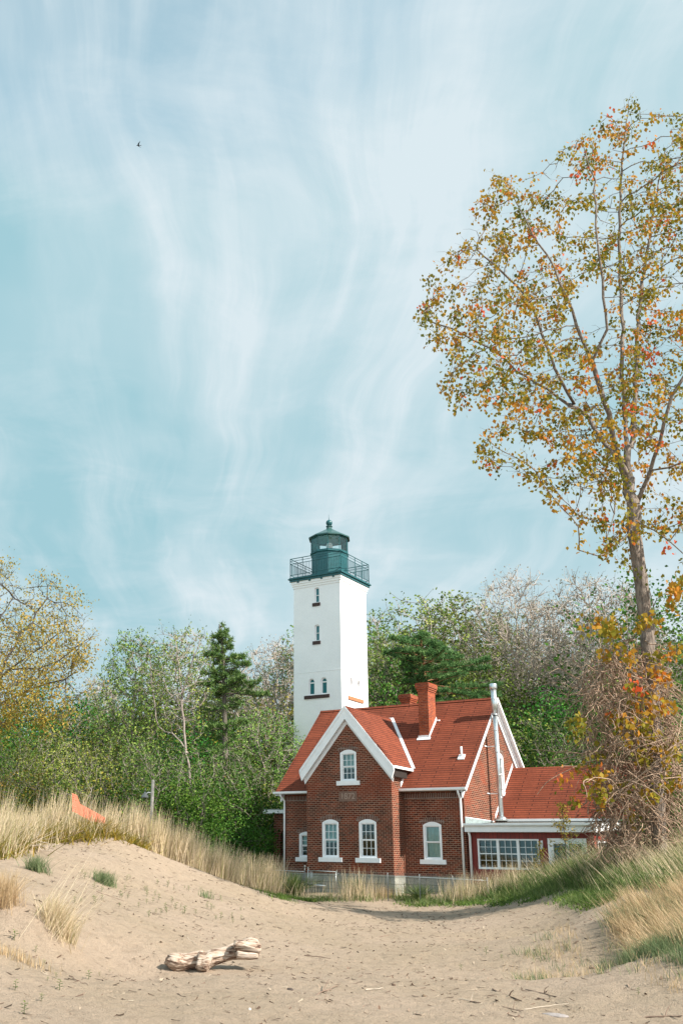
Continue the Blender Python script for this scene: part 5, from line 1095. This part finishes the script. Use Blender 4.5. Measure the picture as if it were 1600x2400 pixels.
def grass():
    rs = np.random.RandomState(12)
    def poly(pts): return [(pxu(px, d), d) for px, d in pts]
    def add(name, mat_, label, items, kind='stuff'):
        g = Geo()
        for (P, h, wd, kw) in items: blades(g, P, h, wd, rs, **kw)
        return tag(g.build(name, M[mat_]), label, None, None, kind)
    crest = poly([(-80, 29.8), (60, 32.2), (170, 32.8), (250, 33.6), (290, 34.2), (370, 35), (450, 36.5), (520, 38), (600, 39.6), (660, 40.6), (660, 44), (560, 43), (430, 41), (300, 38.5), (170, 37), (-80, 35)])
    band = poly([(290, 34.6), (370, 34.6), (450, 36.3), (520, 37.6), (590, 39.2), (640, 40), (640, 42), (520, 40.2), (400, 38.2), (300, 36.5)])
    left = poly([(-100, 26), (20, 26.5), (60, 28.5), (110, 30.8), (170, 31.8), (230, 32.8), (250, 34), (180, 36), (-100, 33)])
    gap = poly([(60, 30.5), (230, 32.5), (330, 34.2), (330, 35.6), (60, 34.5)])
    add('dune_grass', 'grass_dry', 'tall dry straw-coloured grass along the crest of the left dune', [
        (scatter(3600, crest, rs, 1, 110, .17), 1.05, .011, dict(lean=(.06, 0), spread=.2, bend=.35)), (scatter(1500, crest, rs, 1, 50, .13), 1.45, .011, dict(lean=(.10, 0), spread=.14, bend=.25)),
        (scatter(3800, band, rs, 1, 90, .16), 1.05, .011, dict(lean=(.08, 0), spread=.2, bend=.35)), (scatter(2400, band, rs, 1, 50, .12), 1.45, .011, dict(lean=(.05, 0), spread=.12, bend=.25)),
        (scatter(5000, left, rs, 1, 170, .26), .80, .011, dict(lean=(.12, 0), spread=.30, bend=.6)),
        (scatter(3000, gap, rs), .45, .008, dict(spread=.6, bend=.8))])
    add('bramble_cover', 'leaf_olive', 'olive and rusty ground cover tangled in the dry dune grass', [(scatter(5000, left, rs, 1, 160, .3), .55, .02, dict(spread=.8, bend=.8)), (scatter(3000, gap, rs, 1, 60, .3), .35, .02, dict(spread=.8, bend=.8))])
    foot = poly([(560, 39.0), (640, 40.2), (720, 40.6), (900, 40.4), (960, 40.2), (1000, 39.6), (1000, 38.6), (900, 39.6), (760, 39.8), (640, 39.4), (570, 38.4)])
    rfoot = poly([(1020, 38.4), (1060, 38.1), (1150, 36.5), (1280, 33.5), (1400, 29.5), (1500, 25.5), (1640, 22), (1640, 30), (1500, 34), (1300, 38), (1140, 39.0), (1060, 39.0)])
    rhill = poly([(1200, 36.5), (1330, 33.4), (1430, 29), (1560, 25), (1700, 22), (1900, 30), (1700, 36), (1400, 38.6), (1200, 38.6)])
    fringe = poly([(930, 38.6), (1040, 36.8), (1120, 35), (1230, 31.5), (1340, 27.5), (1420, 24), (1480, 26), (1400, 30), (1250, 34.5), (1100, 38.2), (960, 39.2)])
    add('slope_grass', 'grass_green', 'long green grass covering the slope in front of the sunroom', [
        (scatter(15000, rfoot, rs, 1, 420, .22), .36, .014, dict(lean=(-.15, 0), spread=.35, bend=.6)), (scatter(15000, rhill, rs, 1, 380, .26), .52, .014, dict(lean=(-.25, 0), spread=.3, bend=.6)),
        (scatter(2000, foot, rs, 1, 34, .22), .26, .011, dict(spread=.45, bend=.6)), (scatter(2500, fringe, rs, 1, 60, .2), .25, .010, dict(spread=.5, bend=.6))])
    add('straw_stalks', 'grass_dry', 'long pale straw stalks leaning left over the green slope', [
        (scatter(3400, rhill, rs, 1, 300, .3), .85, .0075, dict(lean=(-.50, 0), spread=.18, bend=.35)), (scatter(1600, rfoot, rs, 1, 190, .25), .50, .0075, dict(lean=(-.25, 0), spread=.2, bend=.35)),
        (scatter(330, poly([(620, 40.3), (700, 40.7), (960, 40.4), (1120, 38.9), (1110, 38), (950, 39.6), (700, 40.0)]), rs, 1, 50, .16), .72, .007, dict(lean=(.0, 0), spread=.16, bend=.3)),
        (scatter(240, poly([(770, 40.2), (890, 40.4), (890, 39.8), (780, 39.7)]), rs, 1, 18, .14), 1.2, .007, dict(lean=(.0, 0), spread=.12, bend=.35)),
        (scatter(700, poly([(1040, 38.6), (1200, 37), (1200, 36), (1040, 37.8)]), rs, 1, 45, .2), .95, .007, dict(lean=(.05, 0), spread=.2, bend=.3))])
    add('weeds', 'weed', 'fresh green weeds creeping over the sand below the slope', [(scatter(4200, fringe, rs, 1, 70, .20), .13, .020, dict(spread=.9, bend=.8)), (scatter(3200, rfoot, rs, 1, 110, .26), .24, .020, dict(spread=.8, bend=.8)),
        (scatter(2600, poly([(580, 38.6), (720, 39.3), (720, 38.9), (640, 38.0)]), rs, 1, 30, .18), .16, .022, dict(spread=.8, bend=.8))])
    near = poly([(1440, 18.6), (1500, 16.6), (1620, 15.4), (1700, 16), (1700, 22), (1560, 22.5), (1450, 21.5), (1400, 20)])
    near2 = poly([(1430, 16.6), (1480, 15.8), (1620, 14.6), (1620, 15.6), (1500, 16.8), (1450, 17.4)])
    sparse = poly([(1180, 17), (1420, 15.5), (1600, 13.5), (1600, 15.5), (1430, 19), (1300, 22), (1180, 20)])
    add('near_grass', 'grass_tan', 'thick orange-tan dry grass in the right foreground', [(scatter(5200, near, rs, 1, 130, .11), .40, .0075, dict(lean=(-.24, 0), spread=.5, bend=.7, colsd=.3)), (scatter(2200, near, rs, 1, 90, .1), .58, .0065, dict(lean=(-.4, 0), spread=.2, bend=.3)),
        (scatter(800, sparse, rs, 1, 60, .10), .22, .004, dict(spread=.5, bend=.5))])
    add('near_green_grass', 'grass_blue', 'blue-green blades at the foot of the right foreground grass', [(scatter(1500, near2, rs, 1, 36, .09), .26, .0052, dict(lean=(-.1, 0), spread=.4, bend=.6)), (scatter(2600, near, rs, 1, 70, .12), .40, .006, dict(lean=(-.2, 0), spread=.35, bend=.5)),
        (scatter(700, sparse, rs, 1, 45, .07), .22, .0045, dict(lean=(-.1, 0), spread=.5, bend=.6))])
    # clumps that stand alone
    CL = [('dry_grass_clump', 'grass_dry', 'dry grass clump with straw plumes on the small scarp at lower left', 136, 2180, .26, 950, .46, .13, 1), ('dry_grass_clump', 'grass_tan', 'orange dry grass clump cut by the left edge of the picture', 2, 2115, .3, 900, .5, .13, 0),
          ('green_grass_tuft', 'grass_blue', 'bright green grass tuft alone on the left dune face', 246, 2072, .22, 420, .34, .13, 0), ('green_grass_tuft', 'grass_blue', 'grey-green grass tuft below the dead branches on the left dune', 86, 2042, .26, 330, .42, .12, 0),
          ('spiky_plant', 'grass_green', 'large spiky yucca-like plant left of the fence gate', 690, 2101, .34, 520, .85, .10, 2), ('spiky_plant', 'grass_blue', 'grey-green spiky plant low in front of the foundation between the two wing windows', 838, 2096, .34, 480, .62, .12, 2),
          ('spiky_plant', 'grass_green', 'small dark green spiky plant right of the pale foundation corner', 985, 2110, .30, 420, .55, .10, 2), ('dry_grass_clump', 'grass_tan', 'low golden grass clump at the pale foundation corner', 905, 2102, .3, 420, .45, .2, 0),
          ('green_grass_tuft', 'grass_blue', 'thin green tuft in the middle of the left slope', 488, 2105, .12, 60, .22, .12, 0), ('dead_grass_patch', 'grass_tan', 'small withered grass patch at the lower left edge', 25, 2240, .10, 240, .16, .12, 3), ('green_grass_tuft', 'weed', 'small green tuft at the sand\'s edge left of the spiky plant', 655, 2106, .18, 260, .22, .25, 0)]
    for nm, mt, lab, px, py, rad, n, h, sp, md in CL:
        p, u, d = ground_at(px, py); uu = u + rs.normal(0, sp, n); dd = d + rs.normal(0, sp, n)
        if md == 3: uu = u + rs.normal(0, .28, n); dd = d + rs.normal(0, .12, n)
        P = ground_pts(uu, dd); g = Geo()
        if md == 2: P = ground_pts(u + rs.normal(0, .05, n), d + rs.normal(0, .05, n)); blades(g, P, h, .016, rs, spread=.75, bend=.35, lean=(0, 0))
        else: blades(g, P, h, .0048 if d < 25 else .0075, rs, spread=rad * 1.6, bend=.6, lean=(.12 if md == 1 else 0, 0))
        if md == 1: blades(g, ground_pts(u + rs.normal(0, .2, 60), d + rs.normal(0, .2, 60)), 1.05, .004, rs, spread=.15, bend=.5, lean=(.55, 0), colmid=.9)
        o = g.build(nm, M[mt]); tag(o, lab, 'grass clump' if 'spiky' not in nm else 'plant') if md != 3 else tag(o, lab, None, None, 'stuff')
grass()

# ------------------------------------------------------------------ fence, post, netting
def fence():
    y = -2.0; F = thing('chain_link_fence', 'low chain-link fence with a small gate in front of the house foundation', 'fence', (3.5, y, 0))
    def zt(x): return 1.0 - .017 * (x + .7)
    m = MB()
    posts = [-1.9, -.7, .46, .62, 1.92, 2.9, 4.1, 5.4, 6.7, 8.0]
    for x in posts:
        h = zt(x) + (.05 if x in (.46, .62) else -.02); m = MB(); m.tube([(x, y, -.3), (x, y, h)], .019, 8)
        if x == .46: m.lathe((x, y, h + .02), [(.0, -.045), (.035, -.03), (.042, 0), (.03, .035), (0, .045)], 10)
        m.build('post', M['dull'], F)
    m = MB(); m.tube([(-1.9, y, zt(-1.9) - .13), (.46, y, zt(.46) - .13)], .012, 6); m.tube([(1.92, y, zt(1.92) - .13), (8.0, y, zt(8) - .13)], .012, 6); m.build('rail', M['steel'], F)
    c = .085
    for x0, x1 in ((-1.9, .46), (1.92, 8.0)):
        m = MB(); z0, n = .18, int((x1 - x0) / c)
        for k in range(-10, n + 1):
            for sg in (1, -1):
                a = x0 + k * c; zz = zt(a) ; L_ = zz - z0; xa, xb = (a, a + L_ * .9) if sg > 0 else (a + L_ * .9, a); za, zb = z0, zz
                if xb == xa: continue
                def cl(xq): return za + (zb - za) * (xq - xa) / (xb - xa)
                lo, hi = max(min(xa, xb), x0), min(max(xa, xb), x1)
                if hi - lo < .03: continue
                m.tube([(lo, y + .004 * sg, cl(lo)), (hi, y + .004 * sg, cl(hi))], .0035, 3, cap=False, smooth=False)
        m.build('wire_mesh', M['dull'], F)
    m = MB(); m.tube([(.64, y - .03, .90), (1.90, y - .03, .88)], .016, 6); m.tube([(.64, y - .03, .36), (1.44, y - .03, .35)], .03, 6); m.tube([(.64, y - .03, .3), (.64, y - .03, .92)], .018, 6); m.tube([(1.89, y - .03, .2), (1.89, y - .03, .9)], .018, 6)
    for i in range(5): m.tube([(.74 + .02 * i, y - .03, .36), (.72 + .03 * i, y - .03, .88)], .006, 4)
    m.build('gate', M['steel'], F)
fence()
def lamp_post():
    d = 42; b = at(359, 1960, d); b[2] = hz(float((b - CAM) @ RT), d) - .1; t = at(359, 1828, d); b[0], b[1] = t[0], t[1]
    o = thing('lamp_post', 'short weathered wooden post with a white bell-shaped lamp behind the dune grass', 'lamp post', tuple(b)); m = MB()
    m.tube([tuple(b), (t[0], t[1], (b[2] + t[2]) / 2), tuple(t)], [.085, .075, .065], 7); m.build('post', M['wood_grey'], o)
    h = at(340, 1862, d); a = at(356, 1858, d); m = MB(); m.tube([tuple(a), tuple((a + h) / 2 + np.array([0, 0, .05])), tuple(h)], .018, 6); m.build('arm', M['white'], o)
    m = MB(); m.lathe(tuple(h), [(.0, .10), (.04, .10), (.06, .03), (.14, -.06), (.17, -.14), (.165, -.14), (.05, .0)], 14); m.tube([tuple(h + np.array([0, 0, .1])), tuple(h + np.array([.02, 0, .24]))], .02, 5); m.build('lamp_shade', M['dull'], o)
lamp_post()
def netting():
    # plastic snow fence sagging down the back of the dune crest
    pts = [(170, 1858, 1893), (180, 1862, 1897), (188, 1884, 1902), (200, 1890, 1910), (215, 1898, 1916), (230, 1906, 1919), (246, 1916, 1922)]; d = 32.75; m = MB()
    top = [at(x, a, d + i * .12) for i, (x, a, b_) in enumerate(pts)]; bot = [at(x, b_ + 8, d + i * .12) for i, (x, a, b_) in enumerate(pts)]
    for i in range(len(pts) - 1):
        n = 9
        for k in range(n):
            f0, f1 = k / n, (k + .72) / n
            q = [bot[i] + (top[i] - bot[i]) * f0, bot[i + 1] + (top[i + 1] - bot[i + 1]) * f0, bot[i + 1] + (top[i + 1] - bot[i + 1]) * f1, bot[i] + (top[i] - bot[i]) * f1]; m.prism(q, (0, .012, 0))
    tag(m.build('snow_fence', M['orange_net']), 'coral-orange plastic snow fence slumped in the grass on the left dune crest', 'fence netting')
netting()
# ------------------------------------------------------------------ driftwood log
def log():
    rs = np.random.RandomState(17)
    P = lambda x, y: None
    g0, u0, d0 = ground_at(500, 2274)
    L = [(385, 2262, .10, .05), (400, 2258, .15, .0), (430, 2262, .135, 0), (455, 2255, .125, 0), (480, 2258, .15, 0), (500, 2248, .13, 0), (520, 2243, .12, 0), (545, 2236, .12, 0), (562, 2232, .14, 0), (590, 2226, .17, 0), (612, 2226, .15, 0)]
    cen = np.array([at(x, y - 5, d0 + (x - 385) * .0010) for x, y, r, _ in L]); rad = np.array([r for _, _, r, _ in L]) * 1.08
    cen2 = np.array(polyline(cen, .045)); t = np.linspace(0, 1, len(cen2)); tt = np.linspace(0, 1, len(cen)); rr = np.interp(t, tt, rad)
    n = 56; T = np.gradient(cen2, axis=0); T /= np.linalg.norm(T, axis=1)[:, None]; V = []
    for i in range(len(cen2)):
        ref = np.cross(T[i], [0, 0, 1.]); ref /= np.linalg.norm(ref); b = np.cross(ref, T[i]); a = np.arange(n) * 2 * np.pi / n
        g = 1 + .28 * (vnoise(a * 1.9 + 50, np.full(n, t[i] * 5), 6) - .5) + .22 * (vnoise(a * 6.4 + 50, np.full(n, t[i] * 7), 7) - .5) + .10 * (vnoise(a * 14 + 50, np.full(n, t[i] * 16), 8) - .5)
        k = 1.0
        if i == 0 or i == len(cen2) - 1: k = .05
        elif i == 1 or i == len(cen2) - 2: k = .75
        V.append(cen2[i] + (np.cos(a)[:, None] * ref + np.sin(a)[:, None] * b * .92) * (rr[i] * g * k)[:, None])
    V = np.array(V); m = len(cen2); idx = np.arange(m * n).reshape(m, n); kk = (np.arange(n) + 1) % n; Q = np.stack([idx[:-1], idx[:-1][:, kk], idx[1:][:, kk], idx[1:]], -1).reshape(-1, 4)
    low = np.array([ground_at(470, 2268)[0][2]])[0]
    root = thing('driftwood_log', 'weathered pinkish driftwood log with a split knob at its right end lying on the sand', 'log', tuple(cen.mean(0)))
    link('trunk', mesh_np('trunk', V.reshape(-1, 3) - ORG[root.name], Q, None, True), M['drift'], root)
    def stub(nm, pts, r0, r1, s=14, seed=1):
        q = np.array(polyline([at(x, y - 4, d0 + dz) for x, y, dz in pts], .03)); r = np.linspace(r0, r1, len(q)); T = np.gradient(q, axis=0); T /= np.linalg.norm(T, axis=1)[:, None]; V = []; n = s
        for i in range(len(q)):
            ref = np.cross(T[i], [.1, .2, 1.]); ref /= np.linalg.norm(ref); b = np.cross(ref, T[i]); a = np.arange(n) * 2 * np.pi / n; g = 1 + .5 * (vnoise(a * 2 + 9, np.full(n, i * .12), seed) - .5) + .2 * (vnoise(a * 6 + 9, np.full(n, i * .2), seed) - .5); k = .1 if i in (0, len(q) - 1) else 1
            V.append(q[i] + (np.cos(a)[:, None] * ref + np.sin(a)[:, None] * b) * (r[i] * g * k)[:, None])
        idx = np.arange(len(q) * n).reshape(len(q), n); kk = (np.arange(n) + 1) % n; Q = np.stack([idx[:-1], idx[:-1][:, kk], idx[1:][:, kk], idx[1:]], -1).reshape(-1, 4)
        link(nm, mesh_np(nm, np.array(V).reshape(-1, 3) - ORG[root.name], Q, None, True), M['drift'], root)
    stub('branch_stub', [(398, 2262, -.02), (402, 2247, -.02), (405, 2240, 0)], .11, .07, 18, 2); stub('branch_stub', [(484, 2246, -.03), (478, 2262, -.12), (470, 2280, -.2)], .16, .10, 26, 4)
    stub('knob', [(548, 2224, -.03), (562, 2219, -.05), (590, 2225, -.05), (612, 2232, -.04)], .10, .10, 26, 5); stub('knob', [(552, 2240, -.04), (585, 2243, -.06), (608, 2242, -.05)], .10, .07, 24, 6)
log()
# ------------------------------------------------------------------ seedlings, sticks, pebbles, branches, sapling, bird
def small_things():
    rs = np.random.RandomState(23)
    def seedling_mesh(sd, h=.16):
        r = np.random.RandomState(sd); g = Geo(); add_tube(g, [(0, 0, 0), (.004, 0, h * .5), (0, .004, h)], [.005, .004, .003], 4, .2)
        for k in range(9):
            a = k * 2.4; z = h * (.25 + .75 * k / 8); L_ = h * r.uniform(.38, .6); dz = r.uniform(.2, .7); d = np.array([math.cos(a), math.sin(a), dz]); d /= np.linalg.norm(d); b = np.cross(d, [0, 0, 1]); b /= np.linalg.norm(b); p = np.array([0, 0, z])
            V = np.array([p, p + d * L_ * .5 + b * L_ * .2, p + d * L_ + np.array([0, 0, -.02]), p + d * L_ * .5 - b * L_ * .2]); g.add(V, np.array([[0, 1, 2, 3]]), np.full((1, 4, 2), .3 + .07 * k))
        return mesh_np('seedling', np.concatenate(g.V), np.concatenate(g.Q), np.concatenate(g.UV))
    ms = [seedling_mesh(i) for i in range(3)]
    for m_ in ms: m_.materials.append(M['weed'])
    SG = [(34, 2206, 1.5, 'tallest leafy seedling on the lower left sand bank'), (84, 2234, .9, 'small seedling just right of the tallest one on the lower left bank'), (57, 2378, 1.25, 'leafy seedling nearest the bottom left corner'), (97, 2350, .8, 'tiny seedling right of the bottom left corner one'), (36, 2322, 1.1, 'thin seedling at the left edge above the corner seedling'),
          (140, 2322, 1.2, 'seedling with a white dry blade beside it at lower left'), (208, 2296, 1.1, 'seedling left of the log among dark specks'), (103, 2266, .8, 'low seedling between the scarp and the bottom left corner'), (132, 2294, .7, 'small seedling left of a pair on the lower left sand'), (112, 2300, .5, 'tiny seedling paired with another on the lower left sand'), (233, 2290, .6, 'tiny seedling directly right of the one with dark specks'), (258, 2278, .4, 'tiny sprout halfway between the lower left seedlings and the log'),
          (433, 2142, 1.2, 'bushiest seedling in the middle of the left slope'), (518, 2156, 1.1, 'seedling on the slope above the log\'s middle'), (546, 2164, .8, 'seedling right of the one above the log'), (349, 2150, .9, 'slim seedling upslope from the log\'s left end'), (175, 2118, .9, 'seedling right of the dry clump on the scarp'),
          (1138, 2238, .9, 'seedling at the centre of three on the right-hand sand'), (1175, 2250, .9, 'seedling right of the centre one on the right-hand sand'), (1275, 2252, .8, 'rightmost of the three seedlings on the right-hand sand'), (1240, 2238, .6, 'small grassy seedling between two on the right-hand sand'), (1080, 2274, 1.0, 'yellowish seedling alone left of the three on the right-hand sand'), (1495, 2332, .8, 'lone seedling near the lower right corner')]
    for i, (x, y, s_, lab) in enumerate(SG):
        p, u, d = ground_at(x, y); o = bpy.data.objects.new('seedling', ms[i % 3]); C.objects.link(o); o.location = p; k = s_ * (.62 if d < 20 else .9); o.scale = (k, k, k); o.rotation_euler = (0, 0, rs.uniform(0, 6.28)); tag(o, lab, 'seedling', 'seedlings sprouting from the sand')
    for i in range(52):
        x = rs.uniform(190, 580); y = 2045 + (x - 190) * .13 + rs.uniform(0, 75); p, u, d = ground_at(x, y); o = bpy.data.objects.new('seedling', ms[i % 3]); C.objects.link(o); o.location = p; k = rs.uniform(.45, 1.0); o.scale = (k, k, k); o.rotation_euler = (0, 0, rs.uniform(0, 6.28))
        tag(o, 'tiny green seedling among many alike dotted over the left dune slope', 'seedling', 'seedlings dotted over the left slope')
    # sticks
    ST = [((715, 2240), (775, 2248), 'straight thin stick on the sand right of the log', .010, 'stick'), ((720, 2342), (787, 2312), 'forked dark stick near the bottom centre', .011, 'stick'), ((740, 2344), (770, 2352), 'short twig lying below the forked stick', .007, 'stick'), ((410, 2330), (455, 2346), 'slim broken twig below the log', .007, 'stick'),
          ((163, 2290), (210, 2310), 'curved twig at lower left beside the seedlings', .007, 'stick'), ((1155, 2322), (1222, 2348), 'thick brown stick at lower right with peeling bark', .016, 'stick'), ((1232, 2320), (1304, 2340), 'long thin brown stick right of the thick one', .010, 'stick'), ((1262, 2342), (1288, 2350), 'short stubby stick below the long brown one', .012, 'stick'), ((1182, 2362), (1222, 2372), 'crooked twig below the thick brown stick', .007, 'stick'),
          ((1230, 2366), (1336, 2354), 'long pale stem lying at lower right', .005, 'stick_pale'), ((855, 2322), (900, 2318), 'pale curved splinter at bottom centre right', .010, 'stick_pale'), ((1508, 2386), (1600, 2384), 'dark stick at the bottom right corner', .012, 'stick'), ((1075, 2342), (1122, 2350), 'small pale twig left of the thick brown stick', .006, 'stick_pale'), ((1102, 2348), (1124, 2352), 'stub of bark beside the small pale twig', .013, 'stick'),
          ((890, 2196), (920, 2190), 'tiny dark twig in the middle of the sand', .008, 'stick'), ((942, 2186), (965, 2190), 'tiny twig right of the one in the middle of the sand', .006, 'stick'), ((1380, 2270), (1398, 2272), 'reddish chip of wood on the right-hand sand', .018, 'stick'), ((225, 2090), (290, 2112), 'long straight stalk lying on the left dune face', .008, 'stick'), ((440, 2198), (460, 2216), 'pale splinter just above the log', .006, 'stick_pale'), ((1190, 2380), (1225, 2386), 'flat twig at the bottom edge left of the pale stone', .007, 'stick')]
    for (a, b, lab, r, mt) in ST:
        pa, pb = ground_at(*a)[0], ground_at(*b)[0]; up = np.array([0, 0, r * .6]); n = 7; q = [pa + (pb - pa) * k / n + up + rs.normal(0, .012, 3) * np.array([1, 1, .4]) for k in range(n + 1)]; g = Geo(); add_tube(g, q, np.linspace(r, r * .5, n + 1), 5)
        if 'forked' in lab or 'thick' in lab or 'dark stick' in lab:
            m_ = q[4]; e = m_ + (pb - pa) * .25 + np.array([0, 0, .10]) + FW * .12; add_tube(g, [m_, (m_ + e) / 2 + rs.normal(0, .01, 3), e], [r * .7, r * .5, r * .3], 4); m_ = q[5]; e = m_ + (pb - pa) * .1 - FW * .15; add_tube(g, [m_, e], [r * .5, r * .3], 4)
        o = g.build('stick', M[mt], None, True); tag(o, lab, 'stick')
    # fine litter: uncounted flecks of bark and leaf on the sand
    g = Geo(); n = 2600; u = rs.uniform(-4, 9, n); d = rs.uniform(10.5, 38, n) ** 1.0; P = ground_pts(u, d); P[:, 2] += .006; L_ = rs.uniform(.02, .075, n) * (.6 + d / 40); a = rs.uniform(0, 6.28, n); dv = np.stack([np.cos(a), np.sin(a), rs.uniform(0, .3, n)], 1) * L_[:, None]; sd = np.stack([-np.sin(a), np.cos(a), np.zeros(n)], 1) * (L_ * rs.uniform(.06, .3, n))[:, None]
    V = np.stack([P - dv - sd, P + dv * .8 - sd * .6, P + dv + sd, P - dv * .7 + sd], 1); V[:, 2, 2] += .012; uv = np.zeros((n, 4, 2)); uv[:, :, 0] = rs.uniform(0, 1, n)[:, None]; g.add(V.reshape(-1, 3), np.arange(4 * n).reshape(n, 4), uv)
    lm = leaf_mat('litter_flecks', [(0, (.06, .04, .025)), (.6, (.16, .10, .07)), (1, (.45, .36, .27))], .05); tag(g.build('litter', lm), 'specks of bark and dead leaf strewn over the sand', None, None, 'stuff')
    # stones
    def stone(lab, x, y, sx, sy, sz, colr, nm='stone', cat='stone'):
        p, u, d = ground_at(x, y); m = MB(); prof = [(0, -.4)] + [(math.cos(t) ** .7, math.sin(t)) for t in np.linspace(-.3, 1.45, 8)] + [(0, 1)]
        n = 16; rows = []
        for (r0, z0) in prof: rows.append([(p[0] + sx * r0 * math.cos(k * 6.2832 / n) * (1 + .12 * math.sin(2.3 * k)), p[1] + sy * r0 * math.sin(k * 6.2832 / n) * (1 + .1 * math.cos(1.7 * k)), p[2] + sz * z0) for k in range(n)])
        for i in range(len(rows) - 1):
            for k in range(n): m.face([rows[i][k], rows[i][(k + 1) % n], rows[i + 1][(k + 1) % n], rows[i + 1][k]], smooth=True)
        tag(m.build(nm, simple(nm + '_mat', colr, .9, .2, 30, bmp=.4)), lab, cat)
    stone('flat pale slab of stone at the bottom edge right of centre', 1300, 2381, .155, .10, .028, (.27, .24, .23)); stone('dark pine cone on the sand near the bottom centre', 680, 2322, .05, .03, .03, (.08, .06, .05), 'pine_cone', 'pine cone'); stone('small dark pebble right of the bottom centre', 922, 2310, .03, .025, .022, (.10, .06, .04)); stone('brown pebble on the sand below the middle', 993, 2336, .028, .022, .02, (.16, .11, .07)); stone('tiny white pebble right of the log', 585, 2368, .018, .018, .025, (.6, .55, .5))
    # dead branches on the left dune
    BR = [([(0, 1972), (45, 1985), (95, 1992), (130, 1978), (160, 1962), (196, 1945)], .03, 'long dark dead branch arching over the left dune top', 'stick', 31), ([(20, 1960), (60, 1978), (100, 1992), (130, 2015), (148, 2032)], .028, 'grey dead bough sloping down to the right on the left dune', 'stick_pale', 30.2), ([(50, 1976), (80, 2000), (105, 2032), (130, 2045)], .02, 'thin grey dead branch curving down the left dune', 'stick_pale', 29.6),
          ([(130, 1978), (165, 1975), (192, 1968)], .016, 'short dark dead branch beside the arching one', 'stick', 31), ([(150, 1975), (142, 1992), (134, 2010)], .014, 'dark forked twig hanging from the arching branch', 'stick', 30.6), ([(270, 1947), (283, 1930), (290, 1922)], .014, 'bare upright twig at the gap in the dune grass', 'stick', 33.8)]
    for pts, r, lab, mt, d in BR:
        q = polyline([at(x, y, d) for x, y in pts], .15); q = [p + rs.normal(0, .02, 3) for p in q]; g = Geo(); add_tube(g, q, np.linspace(r, r * .3, len(q)), 6)
        for k in range(2, len(q) - 1, 2):
            e = q[k] + rs.normal(0, .28, 3) + np.array([0, 0, .1]); md = (q[k] + e) / 2 + rs.normal(0, .04, 3); add_tube(g, [q[k], md, e], [r * .45, r * .3, r * .12], 4)
        tag(g.build('dead_branch', M[mt], None, True), lab, 'branch')
    # brushwood heap
    g = Geo()
    for k in range(130):
        x, y = rs.uniform(-10, 90), rs.uniform(1962, 2020); p = at(x, y, 29 + rs.uniform(-.8, .8)); d = RT * rs.normal(.5, .6) + np.array([0, 0, rs.normal(-.1, .35)]) + FW * rs.normal(0, .4); d /= np.linalg.norm(d); q = [p]
        for j in range(6): d = d + rs.normal(0, .12, 3); q.append(q[-1] + d * rs.uniform(.08, .2))
        add_tube(g, q, np.linspace(.011, .004, 7), 3)
    tag(g.build('brushwood', M['stick_pale'], None, True), 'heap of pale dry brushwood at the left edge of the dune', 'brushwood')
    # sapling in front of the sunroom and a dark shrub by its door
    def sapling(x, yt, d, lab, mt, h_, w_, n, ls):
        t = at(x, yt, d); u = float((t - CAM) @ RT); zb = hz(u, d) - .05; b = np.array([t[0], t[1], zb]); root = thing('sapling', lab, 'sapling', tuple(b)); g = Geo(); add_tube(g, [b, b + (t - b) * .5 + RT * .03, t], [.022, .016, .006], 5); cen = []
        for k in range(n):
            f = rs.uniform(.35, 1); p = b + (t - b) * f; a = rs.uniform(0, 6.28); e = p + RT * math.cos(a) * w_ * (1.15 - f) + FW * math.sin(a) * w_ * (1.15 - f) + np.array([0, 0, .22]); add_tube(g, [p, (p + e) / 2 + np.array([0, 0, .03]), e], [.008, .006, .003], 3); cen.append(p + (e - p) * rs.uniform(.3, 1, (14, 1)) + rs.normal(0, .05, (14, 3)))
        g.build('stem', M['bark_dark'], root, True); g = Geo(); leaves(g, np.concatenate(cen), ls, rs, .5, .3); g.build('foliage', M[mt], root)
    sapling(1316, 1895, 36.2, 'thin olive-leaved sapling in front of the sunroom door', 'leaf_olive', 2, .75, 34, .085); sapling(1262, 1985, 36.8, 'small dark sapling beside the sunroom wall lamp', 'leaf_olive', 1, .4, 18, .07)
    for x, yt, d, lab in ((1345, 1972, 36.6, 'dark green shrub growing against the sunroom\'s right corner'), (1410, 1985, 36.4, 'dark shrub under the vine tangle at the sunroom\'s east window')): place('bush', x, yt, d, lab, None, 1.35)
    # swallow
    p = at(325, 341, 60); root = thing('bird', 'small dark swallow gliding high in the sky at left', 'bird', tuple(p)); F = -RT; U = np.array([0, 0, 1.]); S = FW; m = MB()
    K = 8; prof = [(-.15, .004), (-.11, .018), (-.04, .032), (.03, .034), (.09, .024), (.12, .022), (.145, .012), (.165, .002)]
    m.tube([tuple(p + F * x) for x, r in prof], [r for x, r in prof], 8)
    for sg in (1, -1):
        q = [(.05, 0, .0), (.06, .10, .03), (-.02, .22, .07), (-.16, .36, .09), (-.06, .16, .035), (-.04, 0, .0)]; m.prism([tuple(p + F * a + S * sg * b + U * c) for a, b, c in q], tuple(U * .008))
        m.prism([tuple(p + F * -.12 + S * sg * .0), tuple(p + F * -.13 + S * sg * .02), tuple(p + F * -.26 + S * sg * .06), tuple(p + F * -.17 + S * sg * .005)], tuple(U * .006))
    m.build('body', simple('swallow_feathers', (.012, .018, .03), .5), root)
small_things()
